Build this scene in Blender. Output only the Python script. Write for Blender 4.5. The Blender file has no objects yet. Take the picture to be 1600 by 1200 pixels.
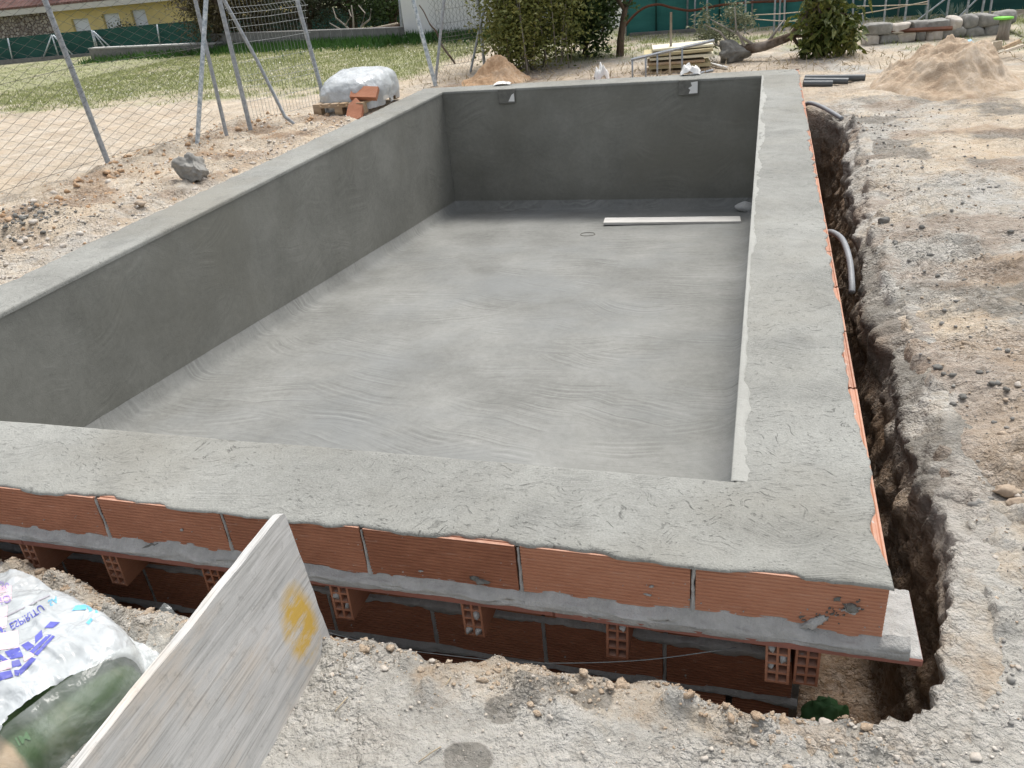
import bpy, bmesh, math, random
import numpy as np
from mathutils import Vector, Matrix
from mathutils.bvhtree import BVHTree
random.seed(7); RNG = np.random.default_rng(11)
R = math.radians
scene = bpy.context.scene
COL = scene.collection

# ------------------------------------------------------------------ camera
CAM_O = np.array([0.02499, -2.17396, 1.51318])
CAM_R = np.array([0.95890663, 0.26975349, -0.08792679])
CAM_U = np.array([-0.05219651, 0.47234099, 0.87986903])
CAM_F = np.array([-0.27887917, 0.83912278, -0.4670111])
FPX = 1268.98
cam = bpy.data.cameras.new('camera'); cam_o = bpy.data.objects.new('camera', cam); COL.objects.link(cam_o)
cam.sensor_width = 36; cam.lens = 36 * FPX / 1600; cam.clip_start = 0.05; cam.clip_end = 500
mw = Matrix.Identity(4)
for i in range(3):
    mw[i][0] = CAM_R[i]; mw[i][1] = CAM_U[i]; mw[i][2] = -CAM_F[i]; mw[i][3] = CAM_O[i]
cam_o.matrix_world = mw
scene.camera = cam_o

# ------------------------------------------------------------------ light
SUN_EL, SUN_AZ = R(64), R(8)            # azimuth measured from +Y towards +X
world = bpy.data.worlds.new('World'); scene.world = world; world.use_nodes = True
wn = world.node_tree; wn.nodes.clear()
wo = wn.nodes.new('ShaderNodeOutputWorld'); bg = wn.nodes.new('ShaderNodeBackground')
sky = wn.nodes.new('ShaderNodeTexSky'); sky.sky_type = 'NISHITA'; sky.sun_disc = False
sky.sun_elevation = SUN_EL; sky.sun_rotation = SUN_AZ; sky.dust_density = 4.0; sky.air_density = 1.0; sky.ozone_density = 1.0
hs = wn.nodes.new('ShaderNodeHueSaturation'); hs.inputs['Saturation'].default_value = 0.32
wn.links.new(sky.outputs[0], hs.inputs['Color']); wn.links.new(hs.outputs[0], bg.inputs[0]); wn.links.new(bg.outputs[0], wo.inputs[0])
bg.inputs[1].default_value = 0.13
sun = bpy.data.lights.new('sun', 'SUN'); sun.energy = 1.35; sun.angle = R(16); sun.color = (1, 0.97, 0.92)
sun_o = bpy.data.objects.new('sun', sun); COL.objects.link(sun_o)
sd = Vector((math.sin(SUN_AZ) * math.cos(SUN_EL), math.cos(SUN_AZ) * math.cos(SUN_EL), math.sin(SUN_EL)))
sun_o.rotation_euler = sd.to_track_quat('Z', 'Y').to_euler()
sun_o.location = (0, 4, 12)
vs = scene.view_settings; vs.view_transform = 'Standard'; vs.look = 'None'; vs.gamma = 1; vs.use_curve_mapping = False
vs.exposure = 0.85
cy = scene.cycles; cy.max_bounces = 6; cy.diffuse_bounces = 3; cy.glossy_bounces = 2; cy.transmission_bounces = 3; cy.transparent_max_bounces = 6; cy.caustics_reflective = False; cy.caustics_refractive = False

# ------------------------------------------------------------------ pixel helpers (1600x1200 photograph)
def ray(u, v): return CAM_F * FPX + CAM_R * (u - 800) - CAM_U * (v - 600)
def hit(u, v, ax, val):
    d = ray(u, v); return CAM_O + (val - CAM_O[ax]) / d[ax] * d
def hitp(u, v, p, n):
    d = ray(u, v); return CAM_O + np.dot(np.asarray(p) - CAM_O, n) / np.dot(d, n) * d

# ------------------------------------------------------------------ numpy noise
def _h(ix, iy, iz):
    n = (ix * 374761393 + iy * 668265263 + iz * 2147483647 + 1013904223) & 0xffffffff
    n = ((n ^ (n >> 13)) * 1274126177) & 0xffffffff
    n = ((n ^ (n >> 16)) * 2246822519) & 0xffffffff
    return ((n ^ (n >> 15)) & 0xffffff) / 0xffffff * 2 - 1
def vnoise(x, y, z=0.0):
    x = np.asarray(x, float); y = np.asarray(y, float) + x * 0; z = np.asarray(z, float) + x * 0
    ix, iy, iz = [np.floor(a).astype(np.int64) for a in (x, y, z)]
    fx, fy, fz = x - ix, y - iy, z - iz
    fx, fy, fz = [t * t * (3 - 2 * t) for t in (fx, fy, fz)]
    L = lambda a, b, t: a + (b - a) * t
    c = lambda i, j, k: _h(ix + i, iy + j, iz + k)
    return L(L(L(c(0,0,0), c(1,0,0), fx), L(c(0,1,0), c(1,1,0), fx), fy), L(L(c(0,0,1), c(1,0,1), fx), L(c(0,1,1), c(1,1,1), fx), fy), fz)
def fbm(x, y, z=0.0, o=4):
    s = 0; a = 0.5; f = 1.0
    for k in range(o):
        s = s + a * vnoise(np.asarray(x) * f + 17.3 * k, np.asarray(y) * f - 5.1 * k, np.asarray(z) * f + 3.7 * k); a *= .5; f *= 2.03
    return s
def sstep(a, b, x):
    t = np.clip((np.asarray(x, float) - a) / (b - a), 0, 1); return t * t * (3 - 2 * t)
def lerp(a, b, t): return a + (b - a) * t

# ------------------------------------------------------------------ object helpers
def setp(o, label=None, cat=None, group=None, kind=None):
    if label: o['label'] = label
    if cat: o['category'] = cat
    if group: o['group'] = group
    if kind: o['kind'] = kind
    return o
def link(name, me, mat=None, parent=None):
    o = bpy.data.objects.new(name, me); COL.objects.link(o)
    if mat is not None and me is not None and not me.materials: me.materials.append(mat)
    if parent is not None: o.parent = parent
    return o
def mesh(name, V, F, mat=None, smooth=False):
    me = bpy.data.meshes.new(name); me.from_pydata([tuple(map(float, v)) for v in V], [], [tuple(int(i) for i in f) for f in F])
    if smooth: me.polygons.foreach_set('use_smooth', [True] * len(me.polygons))
    if mat: me.materials.append(mat)
    me.update(); return me
def nmesh(name, V, F, mat=None, smooth=False):          # fast: F is an (n,k) array
    V = np.ascontiguousarray(V, np.float32); F = np.ascontiguousarray(F, np.int32); n, k = F.shape
    me = bpy.data.meshes.new(name); me.vertices.add(len(V)); me.vertices.foreach_set('co', V.ravel())
    me.loops.add(n * k); me.loops.foreach_set('vertex_index', F.ravel())
    me.polygons.add(n); me.polygons.foreach_set('loop_start', np.arange(0, n * k, k, dtype=np.int32))
    me.polygons.foreach_set('loop_total', np.full(n, k, np.int32))
    if smooth: me.polygons.foreach_set('use_smooth', np.ones(n, bool))
    if mat: me.materials.append(mat)
    me.update(calc_edges=True); me.validate(); return me
def empty(name, loc=(0,0,0), rz=0):
    o = bpy.data.objects.new(name, None); COL.objects.link(o); o.location = loc; o.rotation_euler = (0,0,rz); o.empty_display_size = .1
    return o
def gridF(nu, nv, closed=False):
    i, j = np.meshgrid(np.arange(nu if closed else nu - 1), np.arange(nv - 1), indexing='ij')
    a = i * nv + j; b = ((i + 1) % nu) * nv + j
    return np.stack([a, b, b + 1, a + 1], -1).reshape(-1, 4)
def frame_at(pts, i):
    a = pts[max(i-1, 0)]; b = pts[min(i+1, len(pts)-1)]; t = (b - a); t = t / (np.linalg.norm(t) + 1e-9)
    up = np.array([0,0,1.]) if abs(t[2]) < .9 else np.array([1.,0,0])
    x = np.cross(t, up); x /= np.linalg.norm(x); return x, np.cross(x, t)
def tube_vf(pts, r, n=8, off=0, cap=True):
    pts = [np.asarray(p, float) for p in pts]; V = []; F = []
    for i, p in enumerate(pts):
        x, y = frame_at(pts, i); rr = r[i] if hasattr(r, '__len__') else r
        for k in range(n):
            a = 2 * math.pi * k / n; V.append(p + rr * (x * math.cos(a) + y * math.sin(a)))
    for i in range(len(pts) - 1):
        for k in range(n):
            F.append((off + i*n+k, off + i*n+(k+1) % n, off + (i+1)*n+(k+1) % n, off + (i+1)*n+k))
    if cap:
        F.append(tuple(off + k for k in range(n))[::-1]); F.append(tuple(off + (len(pts)-1)*n + k for k in range(n)))
    return V, F
class MB:
    def __init__(s): s.V = []; s.F = []
    def add(s, V, F): o = len(s.V); s.V += [tuple(v) for v in V]; s.F += [tuple(i + o for i in f) for f in F]; return s
    def tube(s, pts, r, n=8, cap=True): V, F = tube_vf(pts, r, n, 0, cap); return s.add(V, F)
    def box(s, lo, hi, M=None):
        x0,y0,z0 = lo; x1,y1,z1 = hi
        V = [(x0,y0,z0),(x1,y0,z0),(x1,y1,z0),(x0,y1,z0),(x0,y0,z1),(x1,y0,z1),(x1,y1,z1),(x0,y1,z1)]
        if M is not None: V = [tuple(M @ Vector(v)) for v in V]
        return s.add(V, [(0,3,2,1),(4,5,6,7),(0,1,5,4),(1,2,6,5),(2,3,7,6),(3,0,4,7)])
    def me(s, name, mat, smooth=False): return mesh(name, s.V, s.F, mat, smooth)
    def build(s, name, mat, parent=None, smooth=False): return link(name, s.me(name, mat, smooth), None, parent)
def bevel(me, w=.003, seg=1):
    bm = bmesh.new(); bm.from_mesh(me); bmesh.ops.bevel(bm, geom=bm.edges[:], offset=w, segments=seg, affect='EDGES', profile=.5); bm.to_mesh(me); bm.free(); return me
_ico = {}
def ico(sub):
    if sub not in _ico:
        bm = bmesh.new(); bmesh.ops.create_icosphere(bm, subdivisions=sub, radius=1)
        _ico[sub] = (np.array([v.co[:] for v in bm.verts]), np.array([[v.index for v in f.verts] for f in bm.faces])); bm.free()
    return _ico[sub]
def rock_v(seed, sub=3, rough=.35, facet=.5):
    V, F = ico(sub); V = V.copy(); rg = np.random.default_rng(seed); V *= (1 + .5*rough*fbm(V[:,0]*4 + seed, V[:,1]*4, V[:,2]*4, 3))[:,None]
    for k in range(9):                                   # chop planes for angular facets
        n = rg.normal(size=3); n /= np.linalg.norm(n); d = rg.uniform(.55, .95); s = V @ n
        V = V - np.outer(np.clip(s - d, 0, None) * (facet + .45), n)
    V *= (1 + rough * fbm(V[:,0]*1.6 + seed*3.1, V[:,1]*1.6, V[:,2]*1.6, 4))[:,None]
    return V, F
def rock(name, loc, size, seed, mat, sub=3, rough=.35, rz=0, parent=None, smooth=False):
    V, F = rock_v(seed, sub, rough); V = V * np.array(size) * .5
    o = link(name, nmesh(name, V, F, mat, smooth), None, parent); o.location = loc; o.rotation_euler = (0,0,rz); return o
def scatter(name, P, S, mat, sub=1, nvar=6, seed=0, flat=.7, smooth=False):
    rg = np.random.default_rng(seed); Vs = []; Fs = []; o = 0
    var = [rock_v(seed*10 + k, sub, .75, .7) for k in range(nvar)]
    for p, s in zip(P, S):
        v, f = var[rg.integers(nvar)]; a = rg.uniform(0, 6.28); c, sn = math.cos(a), math.sin(a)
        q = v * s * .5 * np.array([rg.uniform(.8,1.4), rg.uniform(.7,1.1), flat * rg.uniform(.7,1.2)])
        q = np.stack([q[:,0]*c - q[:,1]*sn, q[:,0]*sn + q[:,1]*c, q[:,2]], 1) + p
        Vs.append(q); Fs.append(f + o); o += len(q)
    return nmesh(name, np.concatenate(Vs), np.concatenate(Fs), mat, smooth)

# ------------------------------------------------------------------ material helpers
class NT:
    def __init__(s, name):
        s.m = bpy.data.materials.new(name); s.m.use_nodes = True; s.t = s.m.node_tree; s.n = s.t.nodes
        s.b = s.n['Principled BSDF']; s.out = s.n['Material Output']
        s.co = s.n.new('ShaderNodeTexCoord').outputs['Object']
    def L(s, a, b): s.t.links.new(a, b)
    def set(s, sock, v):
        if hasattr(v, 'links') or isinstance(v, bpy.types.NodeSocket): s.L(v, sock)
        else: sock.default_value = v
    def mapping(s, sc=(1,1,1), rot=(0,0,0), src=None):
        m = s.n.new('ShaderNodeMapping'); m.inputs['Scale'].default_value = sc; m.inputs['Rotation'].default_value = rot; s.L(src or s.co, m.inputs[0]); return m.outputs[0]
    def noise(s, sc, det=5, rough=.6, src=None, dist=0, out='Fac'):
        n = s.n.new('ShaderNodeTexNoise'); n.inputs['Scale'].default_value = sc; n.inputs['Detail'].default_value = det; n.inputs['Roughness'].default_value = rough
        n.inputs['Distortion'].default_value = dist; s.L(src or s.co, n.inputs['Vector']); return n.outputs[out]
    def vor(s, sc, src=None, feat='F1', out='Distance', rnd=1):
        n = s.n.new('ShaderNodeTexVoronoi'); n.feature = feat; n.inputs['Scale'].default_value = sc; n.inputs['Randomness'].default_value = rnd; s.L(src or s.co, n.inputs['Vector']); return n.outputs[out]
    def math(s, op, a, b=0.0, clamp=False):
        n = s.n.new('ShaderNodeMath'); n.operation = op; n.use_clamp = clamp; s.set(n.inputs[0], a); s.set(n.inputs[1], b); return n.outputs[0]
    def vmath(s, op, a, b=(0,0,0), out=0):
        n = s.n.new('ShaderNodeVectorMath'); n.operation = op; s.set(n.inputs[0], a); s.set(n.inputs[1], b); return n.outputs[out]
    def vscale(s, a, k):
        n = s.n.new('ShaderNodeVectorMath'); n.operation = 'SCALE'; s.L(a, n.inputs[0]); n.inputs['Scale'].default_value = k; return n.outputs[0]
    def ramp(s, f, pts):
        n = s.n.new('ShaderNodeValToRGB'); e = n.color_ramp.elements
        while len(e) < len(pts): e.new(.5)
        for el, (p, c) in zip(e, pts): el.position = p; el.color = (*c, 1) if hasattr(c, '__len__') else (c, c, c, 1)
        s.L(f, n.inputs[0]); return n.outputs[0]
    def rng(s, f, a, b, c=0., d=1.):
        n = s.n.new('ShaderNodeMapRange'); n.inputs[1].default_value = a; n.inputs[2].default_value = b; n.inputs[3].default_value = c; n.inputs[4].default_value = d; s.L(f, n.inputs[0]); return n.outputs[0]
    def mix(s, f, a, b, mode='MIX'):
        n = s.n.new('ShaderNodeMix'); n.data_type = 'RGBA'; n.blend_type = mode
        s.set(n.inputs[0], f); 
        for sk, v in ((n.inputs[6], a), (n.inputs[7], b)):
            if isinstance(v, bpy.types.NodeSocket): s.L(v, sk)
            else: sk.default_value = (*v, 1) if hasattr(v, '__len__') else (v, v, v, 1)
        return n.outputs[2]
    def attr(s, name, out='Color'):
        n = s.n.new('ShaderNodeAttribute'); n.attribute_name = name; return n.outputs[out]
    def sep(s, c):
        n = s.n.new('ShaderNodeSeparateColor'); s.L(c, n.inputs[0]); return n.outputs
    def sepv(s, c):
        n = s.n.new('ShaderNodeSeparateXYZ'); s.L(c, n.inputs[0]); return n.outputs
    def objrand(s): return s.n.new('ShaderNodeObjectInfo').outputs['Random']
    def bump(s, h, st=.5, dist=.01, prev=None):
        n = s.n.new('ShaderNodeBump'); n.inputs['Strength'].default_value = st; n.inputs['Distance'].default_value = dist; s.L(h, n.inputs['Height'])
        if prev: s.L(prev, n.inputs['Normal'])
        return n.outputs[0]
    def done(s, col=None, rough=.85, nrm=None, spec=.3, metal=0.):
        if col is not None: s.set(s.b.inputs['Base Color'], (*col, 1) if isinstance(col, tuple) and len(col) == 3 else col)
        s.set(s.b.inputs['Roughness'], rough); s.b.inputs['Specular IOR Level'].default_value = spec; s.b.inputs['Metallic'].default_value = metal
        if nrm is not None: s.L(nrm, s.b.inputs['Normal'])
        return s.m

def m_simple(name, col, rough=.8, var=.25, sc=8, bumpd=.003, bsc=60, metal=0., spec=.3):
    t = NT(name); n = t.noise(sc, 6, .65); c = t.ramp(n, [(.25, tuple(x*(1-var) for x in col)), (.75, tuple(min(1, x*(1+var)) for x in col))])
    nb = t.noise(bsc, 5, .6)
    return t.done(c, rough, t.bump(nb, .5, bumpd), spec, metal)

def m_concrete(name, dark, light, cell, lines, crack, bdist, swirl=.25, pal=None, grain_a=.2, gouge=0., sweep=0., upright=False, amt=(.34,.6), stretch=1.0, relief=1.0, bigw=.6):
    """trowelled cement: overlapping strokes (one per Voronoi cell), each a family of thin parallel curved lines"""
    t = NT(name); w = t.noise(1.1, 3, .5, out='Color'); co = t.vmath('ADD', t.co, t.vscale(w, .25))
    if upright:
        v = t.sepv(co); cx = t.n.new('ShaderNodeCombineXYZ'); t.L(t.math('ADD', v[0], v[1]), cx.inputs[0]); t.L(v[2], cx.inputs[1]); cs = cx.outputs[0]
    else: cs = co
    cs = t.mapping((1, stretch, 0 if upright else 1), src=cs)
    brk = t.noise(2.3, 4, .6, src=co); grain = t.noise(150, 2, .75, src=t.co); med = t.noise(22, 4, .7, src=co); big = t.noise(1.1, 4, .6, src=co)
    lay = []
    for k, sc in enumerate((cell, cell*1.45)):
        vn = t.n.new('ShaderNodeTexVoronoi'); vn.inputs['Scale'].default_value = sc; src = t.vmath('ADD', cs, (3.7*k, 1.9*k, 0)); t.L(src, vn.inputs['Vector'])
        col = t.sep(vn.outputs['Color']); rel = t.sepv(t.vmath('SUBTRACT', src, vn.outputs['Position'])); x, y = rel[0], rel[1]
        curv = t.math('MULTIPLY', t.math('SUBTRACT', col[0], .25), 1.7 * sc); tilt = t.math('MULTIPLY', t.math('SUBTRACT', col[1], .5), 1.1)
        q = t.math('SUBTRACT', t.math('ADD', y, t.math('MULTIPLY', tilt, x)), t.math('MULTIPLY', curv, t.math('MULTIPLY', x, x)))
        q = t.math('ADD', q, t.math('MULTIPLY', t.noise(5, 3, .55, src=src), .035))
        n = t.n.new('ShaderNodeTexNoise'); n.noise_dimensions = '1D'; n.inputs['Detail'].default_value = 5; n.inputs['Roughness'].default_value = .72; n.inputs['Scale'].default_value = 1
        t.L(t.math('ADD', t.math('MULTIPLY', q, lines), t.math('MULTIPLY', col[2], 61.)), n.inputs['W'])
        fade = t.rng(vn.outputs['Distance'], .62, .30); lay.append(t.math('MULTIPLY', t.math('SUBTRACT', n.outputs[0], .5), fade))
    sel = t.rng(t.noise(1.9, 3, .6, src=t.vmath('ADD', co, (5,1,0))), .42, .58)
    arcs = t.math('ADD', t.math('MULTIPLY', lay[0], sel), t.math('MULTIPLY', lay[1], t.math('SUBTRACT', 1.15, sel)))
    streak = t.math('MULTIPLY', arcs, t.rng(brk, amt[0], amt[1], .12, 1.))
    f = t.math('ADD', t.math('ADD', t.math('MULTIPLY', big, bigw), (.6 - bigw)*.5), t.math('MULTIPLY', med, .22)); f = t.math('ADD', f, t.math('MULTIPLY', streak, swirl * 2.4)); f = t.math('ADD', f, t.math('MULTIPLY', grain, grain_a))
    if sweep:
        ws_ = t.vmath('ADD', t.co, t.vscale(t.noise(.9, 3, .5, out='Color'), .9)); sw = t.math('SUBTRACT', t.noise(1, 4, .7, src=t.mapping((1.6, 9, 4), src=ws_)), .5); f = t.math('ADD', f, t.math('MULTIPLY', sw, sweep))
    c = t.ramp(f, [(.30, dark), (.72, light)])
    cm = t.math('MULTIPLY', t.math('MULTIPLY', t.rng(streak, -.13, -.24), t.rng(t.noise(46, 3, .6, src=co), .5, .62)), 1. if relief > .5 else .12)
    pits = t.math('MULTIPLY', t.rng(t.vor(48, co), .16, .05), t.rng(t.noise(5, 3, .6, src=co), .57, .66)); cm = t.math('MAXIMUM', cm, t.math('MULTIPLY', pits, .7))
    if gouge:
        wv = t.vmath('ADD', t.co, t.vscale(t.noise(2.4, 3, .5, out='Color'), .55))
        g1 = t.noise(1, 3, .6, src=t.mapping((22, 150, 40), src=wv)); g2 = t.noise(1, 3, .6, src=t.mapping((60, 90, 40), rot=(0, 0, .6), src=wv))
        gm = t.math('MULTIPLY', t.rng(g1, .61, .69), t.rng(t.noise(2.2, 4, .7, src=t.vmath('ADD', t.co, (2,7,1))), .40, .58, .15, 1.)); gm = t.math('MAXIMUM', gm, t.math('MULTIPLY', t.rng(g2, .66, .72), .8))
        cm = t.math('MAXIMUM', cm, t.math('MULTIPLY', gm, gouge))
    if pal: c = t.mix(t.rng(t.noise(.8, 4, .65, src=t.vmath('ADD', t.co, (9,4,2))), .45, .68, 0, .6), c, t.mix(t.math('ADD', t.math('MULTIPLY', streak, 1.2), .4), tuple(x*.72 for x in pal), tuple(min(1, x*1.25) for x in pal)))
    c = t.mix(t.math('MULTIPLY', cm, crack * .8), c, tuple(x*.45 for x in dark))
    h = t.math('ADD', t.math('ADD', t.math('MULTIPLY', streak, 1.3 * relief), t.math('MULTIPLY', med, .55)), t.math('MULTIPLY', grain, .35)); h = t.math('SUBTRACT', h, t.math('MULTIPLY', cm, .9 * crack))
    return t.done(c, .9, t.bump(h, .75, bdist), .25)

M = {}
M['rim'] = m_concrete('rim_concrete', (.12,.12,.107), (.315,.317,.292), 2.4, 95, .9, .011, .16, pal=(.25,.238,.20), grain_a=.42, gouge=.7, amt=(.42,.6))
M['wall'] = m_concrete('render_wall', (.14,.139,.121), (.30,.297,.265), 1.3, 20, .4, .005, .16, pal=(.195,.189,.158), grain_a=.16, gouge=.5, sweep=.08, upright=True)
M['floor'] = m_concrete('render_floor', (.115,.116,.106), (.315,.317,.298), .85, 19, .4, .005, .25, pal=(.225,.235,.232), grain_a=.2, sweep=.1, stretch=1.5, relief=.12, amt=(.2,.44), bigw=.55)
M['bead'] = m_concrete('edge_plaster', (.25,.25,.228), (.42,.42,.39), 4, 90, .7, .004, .1)

def m_brick():
    t = NT('brick_clay'); n = t.noise(5, 5, .6); st = t.noise(14, 5, .6, src=t.mapping((1.2, 1, 30)))
    rnd = t.objrand(); f = t.math('ADD', t.math('MULTIPLY', n, .5), t.math('MULTIPLY', st, .5)); f = t.math('ADD', f, t.rng(rnd, 0, 1, -.2, .17))
    c = t.ramp(f, [(.26, (.25,.10,.055)), (.52, (.40,.175,.10)), (.8, (.50,.255,.16))])
    dust = t.math('MULTIPLY', t.rng(t.noise(7, 6, .7, src=t.mapping((1.5, 2, 9))), .58, .8), .6)
    spl = t.math('MAXIMUM', t.rng(t.noise(42, 3, .5), .69, .72), t.math('MULTIPLY', t.rng(t.noise(9, 6, .75, src=t.mapping((1,1,2.2))), .66, .70), .7))
    geo = t.n.new('ShaderNodeNewGeometry'); nz_ = t.sepv(geo.outputs['Normal'])[2]; c = t.mix(t.math('MULTIPLY', t.rng(nz_, .9, .97), t.rng(t.noise(30, 5, .7), .35, .6, .35, .85)), c, (.47,.29,.215)); c = t.mix(dust, c, (.50,.36,.29)); c = t.mix(t.math('MULTIPLY', spl, .8), c, (.42,.41,.38))
    return t.done(c, .8, t.bump(t.noise(120, 3, .6), .4, .002), .3)
M['brick'] = m_brick()
def m_mortar(name, a, b):
    t = NT(name); c = t.ramp(t.noise(14, 6, .7), [(.3, a), (.75, b)]); h = t.math('ADD', t.noise(45, 6, .7), t.noise(160, 4, .6))
    return t.done(c, .92, t.bump(h, .8, .006), .25)
M['mortar'] = m_mortar('mortar', (.32,.317,.30), (.50,.495,.475))
M['mortar_wet'] = m_mortar('mortar_wet', (.13,.128,.115), (.22,.215,.19))

def m_ground():
    t = NT('ground_soil'); r, g, b = t.sep(t.attr('mask'))[:3]; a = t.attr('mask', 'Alpha')
    n1 = t.noise(2.2, 7, .65); n2 = t.noise(13, 7, .7); n3 = t.noise(70, 5, .7); n4 = t.noise(.55, 5, .6)
    sand = t.ramp(t.math('ADD', t.math('MULTIPLY', n1, .6), t.math('MULTIPLY', n2, .4)), [(.30, (.42,.31,.205)), (.5, (.57,.475,.355)), (.68, (.70,.635,.54))])
    grey = t.ramp(t.math('ADD', t.math('MULTIPLY', n2, .6), t.math('MULTIPLY', n1, .4)), [(.30, (.23,.22,.195)), (.47, (.43,.415,.375)), (.7, (.60,.585,.545))])
    gm = t.math('ADD', r, t.math('MULTIPLY', t.math('SUBTRACT', n2, .5), 1.2)); c = t.mix(t.rng(gm, .18, .82), sand, grey)
    wet = t.ramp(n2, [(.3, (.12,.113,.095)), (.7, (.24,.228,.20))]); am = t.math('ADD', a, t.math('MULTIPLY', t.math('SUBTRACT', n2, .5), .9)); c = t.mix(t.rng(am, .4, .75, 0, .85), c, wet)
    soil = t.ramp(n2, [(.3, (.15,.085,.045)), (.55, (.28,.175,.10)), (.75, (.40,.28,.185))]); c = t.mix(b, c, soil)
    gr = t.ramp(t.math('ADD', t.math('MULTIPLY', n3, .5), t.math('MULTIPLY', n1, .5)), [(.3, (.15,.17,.065)), (.5, (.28,.30,.13)), (.72, (.50,.47,.30))])
    gg = t.math('ADD', g, t.math('MULTIPLY', t.math('SUBTRACT', t.noise(5, 6, .75), .5), 1.1)); c = t.mix(t.rng(gg, .35, .95), c, gr)
    speck = t.rng(t.vor(55), .16, .10); sm = t.math('MULTIPLY', speck, t.rng(t.noise(8, 4, .6), .5, .65)); c = t.mix(t.math('MULTIPLY', sm, .55), c, (.66,.63,.58))
    wob = t.vmath('ADD', t.co, t.vscale(t.noise(30, 3, .6, out='Color'), .03)); cr1 = t.vor(38, wob); cr2 = t.vor(95, wob); patch = t.rng(t.noise(3.3, 4, .6, src=t.vmath('ADD', t.co, (4,4,4))), .38, .6, .25, 1.)
    h = t.math('ADD', t.math('MULTIPLY', n2, .9), t.math('MULTIPLY', n3, .5)); h = t.math('SUBTRACT', h, t.math('MULTIPLY', t.math('ADD', t.math('MULTIPLY', cr1, .7), t.math('MULTIPLY', cr2, .45)), patch))
    lumps = t.sep(t.vor(60, wob, out='Color'))[0]; c = t.mix(t.math('MULTIPLY', patch, .30), c, t.mix(lumps, tuple([.27,.235,.19]), tuple([.86,.80,.72])), 'MIX')
    return t.done(c, .95, t.bump(h, 1., .03), .12)
M['ground'] = m_ground()
def m_pile(name, a, b, c3):
    t = NT(name); n1 = t.noise(3, 7, .65); n2 = t.noise(22, 6, .7); c = t.ramp(t.math('ADD', t.math('MULTIPLY', n1, .6), t.math('MULTIPLY', n2, .4)), [(.33, a), (.5, b), (.66, c3)])
    return t.done(c, .95, t.bump(t.math('ADD', n2, t.noise(90, 4, .7)), .9, .015), .15)
M['sand'] = m_pile('sand', (.38,.27,.18), (.52,.41,.30), (.64,.555,.45))
M['sand_orange'] = m_pile('sand_orange', (.40,.24,.13), (.55,.37,.23), (.66,.52,.38))
def m_stone(name, a, b):
    t = NT(name); n = t.noise(9, 7, .7); c = t.ramp(n, [(.3, a), (.7, b)]); c = t.mix(t.rng(t.objrand(), 0, 1, 0, .35), c, a)
    return t.done(c, .9, t.bump(t.math('ADD', t.noise(30, 5, .7), t.vor(18)), .6, .008), .2)
M['stone_pale'] = m_stone('stone_pale', (.42,.37,.31), (.66,.62,.56))
M['stone_grey'] = m_stone('stone_grey', (.19,.185,.17), (.38,.37,.34))
M['stone_tan'] = m_stone('stone_tan', (.30,.225,.16), (.52,.44,.345))
M['clod'] = m_stone('clod_dark', (.12,.117,.105), (.26,.255,.235))

def m_board():
    t = NT('formwork_board'); p = t.mapping((9, .9, 9)); n = t.noise(2.2, 7, .68, src=p); n2 = t.noise(11, 6, .7, src=t.mapping((5, .6, 5))); n3 = t.noise(3.2, 4, .6)
    c = t.ramp(n, [(.3, (.36,.36,.35)), (.5, (.50,.495,.475)), (.68, (.62,.61,.59))])
    c = t.mix(t.rng(t.math('ADD', t.math('MULTIPLY', n3, .6), t.math('MULTIPLY', n, .4)), .50, .64, 0, .6), c, (.50,.40,.29)); c = t.mix(t.rng(t.noise(26, 5, .75), .55, .72, 0, .5), c, (.22,.215,.20)); c = t.mix(t.rng(n2, .56, .7, 0, .75), c, (.40,.395,.38))
    gl = t.noise(1, 3, .65, src=t.mapping((150, 3.5, 150))); c = t.mix(t.rng(gl, .52, .68, 0, .55), c, (.20,.19,.17)); c = t.mix(t.rng(t.noise(1, 3, .6, src=t.mapping((60, 2, 60))), .6, .68, 0, .6), c, (.60,.59,.57))
    # one worn patch of yellow paint near the far lower corner
    d = t.vmath('DISTANCE', t.vmath('ADD', t.mapping((1,1,.62)), t.vscale(t.noise(14, 4, .6, out='Color'), .035)), (0.02, -.075, .125), out=1)
    c = t.mix(t.math('MULTIPLY', t.rng(d, .09, .055), t.rng(t.noise(16, 6, .7, src=t.mapping((1, .3, 1))), .40, .52, .1, .95)), c, (.56,.36,.06))
    scr = t.rng(t.noise(60, 3, .6, src=t.mapping((1, .05, 1), rot=(.5, 0, 0))), .64, .7); c = t.mix(t.math('MULTIPLY', scr, .4), c, (.58,.56,.53))
    return t.done(c, .75, t.bump(t.math('ADD', n2, n), .4, .003), .35)
M['board'] = m_board()
def m_wood(name, a, b, sc=(30, 2, 30)):
    t = NT(name); n = t.noise(1.5, 7, .7, src=t.mapping(sc)); c = t.ramp(n, [(.3, a), (.72, b)]); c = t.mix(t.rng(t.noise(3, 4, .6), .5, .75, 0, .4), c, (.5,.48,.45))
    return t.done(c, .85, t.bump(n, .5, .003), .25)
M['plank'] = m_wood('plank_grey', (.50,.48,.44), (.74,.73,.70), (2, 30, 30))
M['wood'] = m_wood('pallet_wood', (.25,.16,.09), (.52,.40,.26))
M['wood_pale'] = m_wood('pale_timber', (.42,.34,.24), (.62,.56,.46))
M['bark'] = m_wood('bark', (.05,.035,.024), (.16,.115,.08), (20, 20, 3))
M['bark_pale'] = m_wood('bark_pale', (.18,.15,.12), (.38,.35,.31), (20, 20, 3))
def m_galv(name, a, b):
    t = NT(name); c = t.ramp(t.noise(25, 6, .7), [(.35, a), (.65, b)]); return t.done(c, .55, None, .5, .35)
M['galv'] = m_galv('galvanised_steel', (.24,.26,.28), (.42,.45,.48))
M['galv_worn'] = m_galv('galvanised_worn', (.22,.28,.33), (.70,.74,.76))
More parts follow.
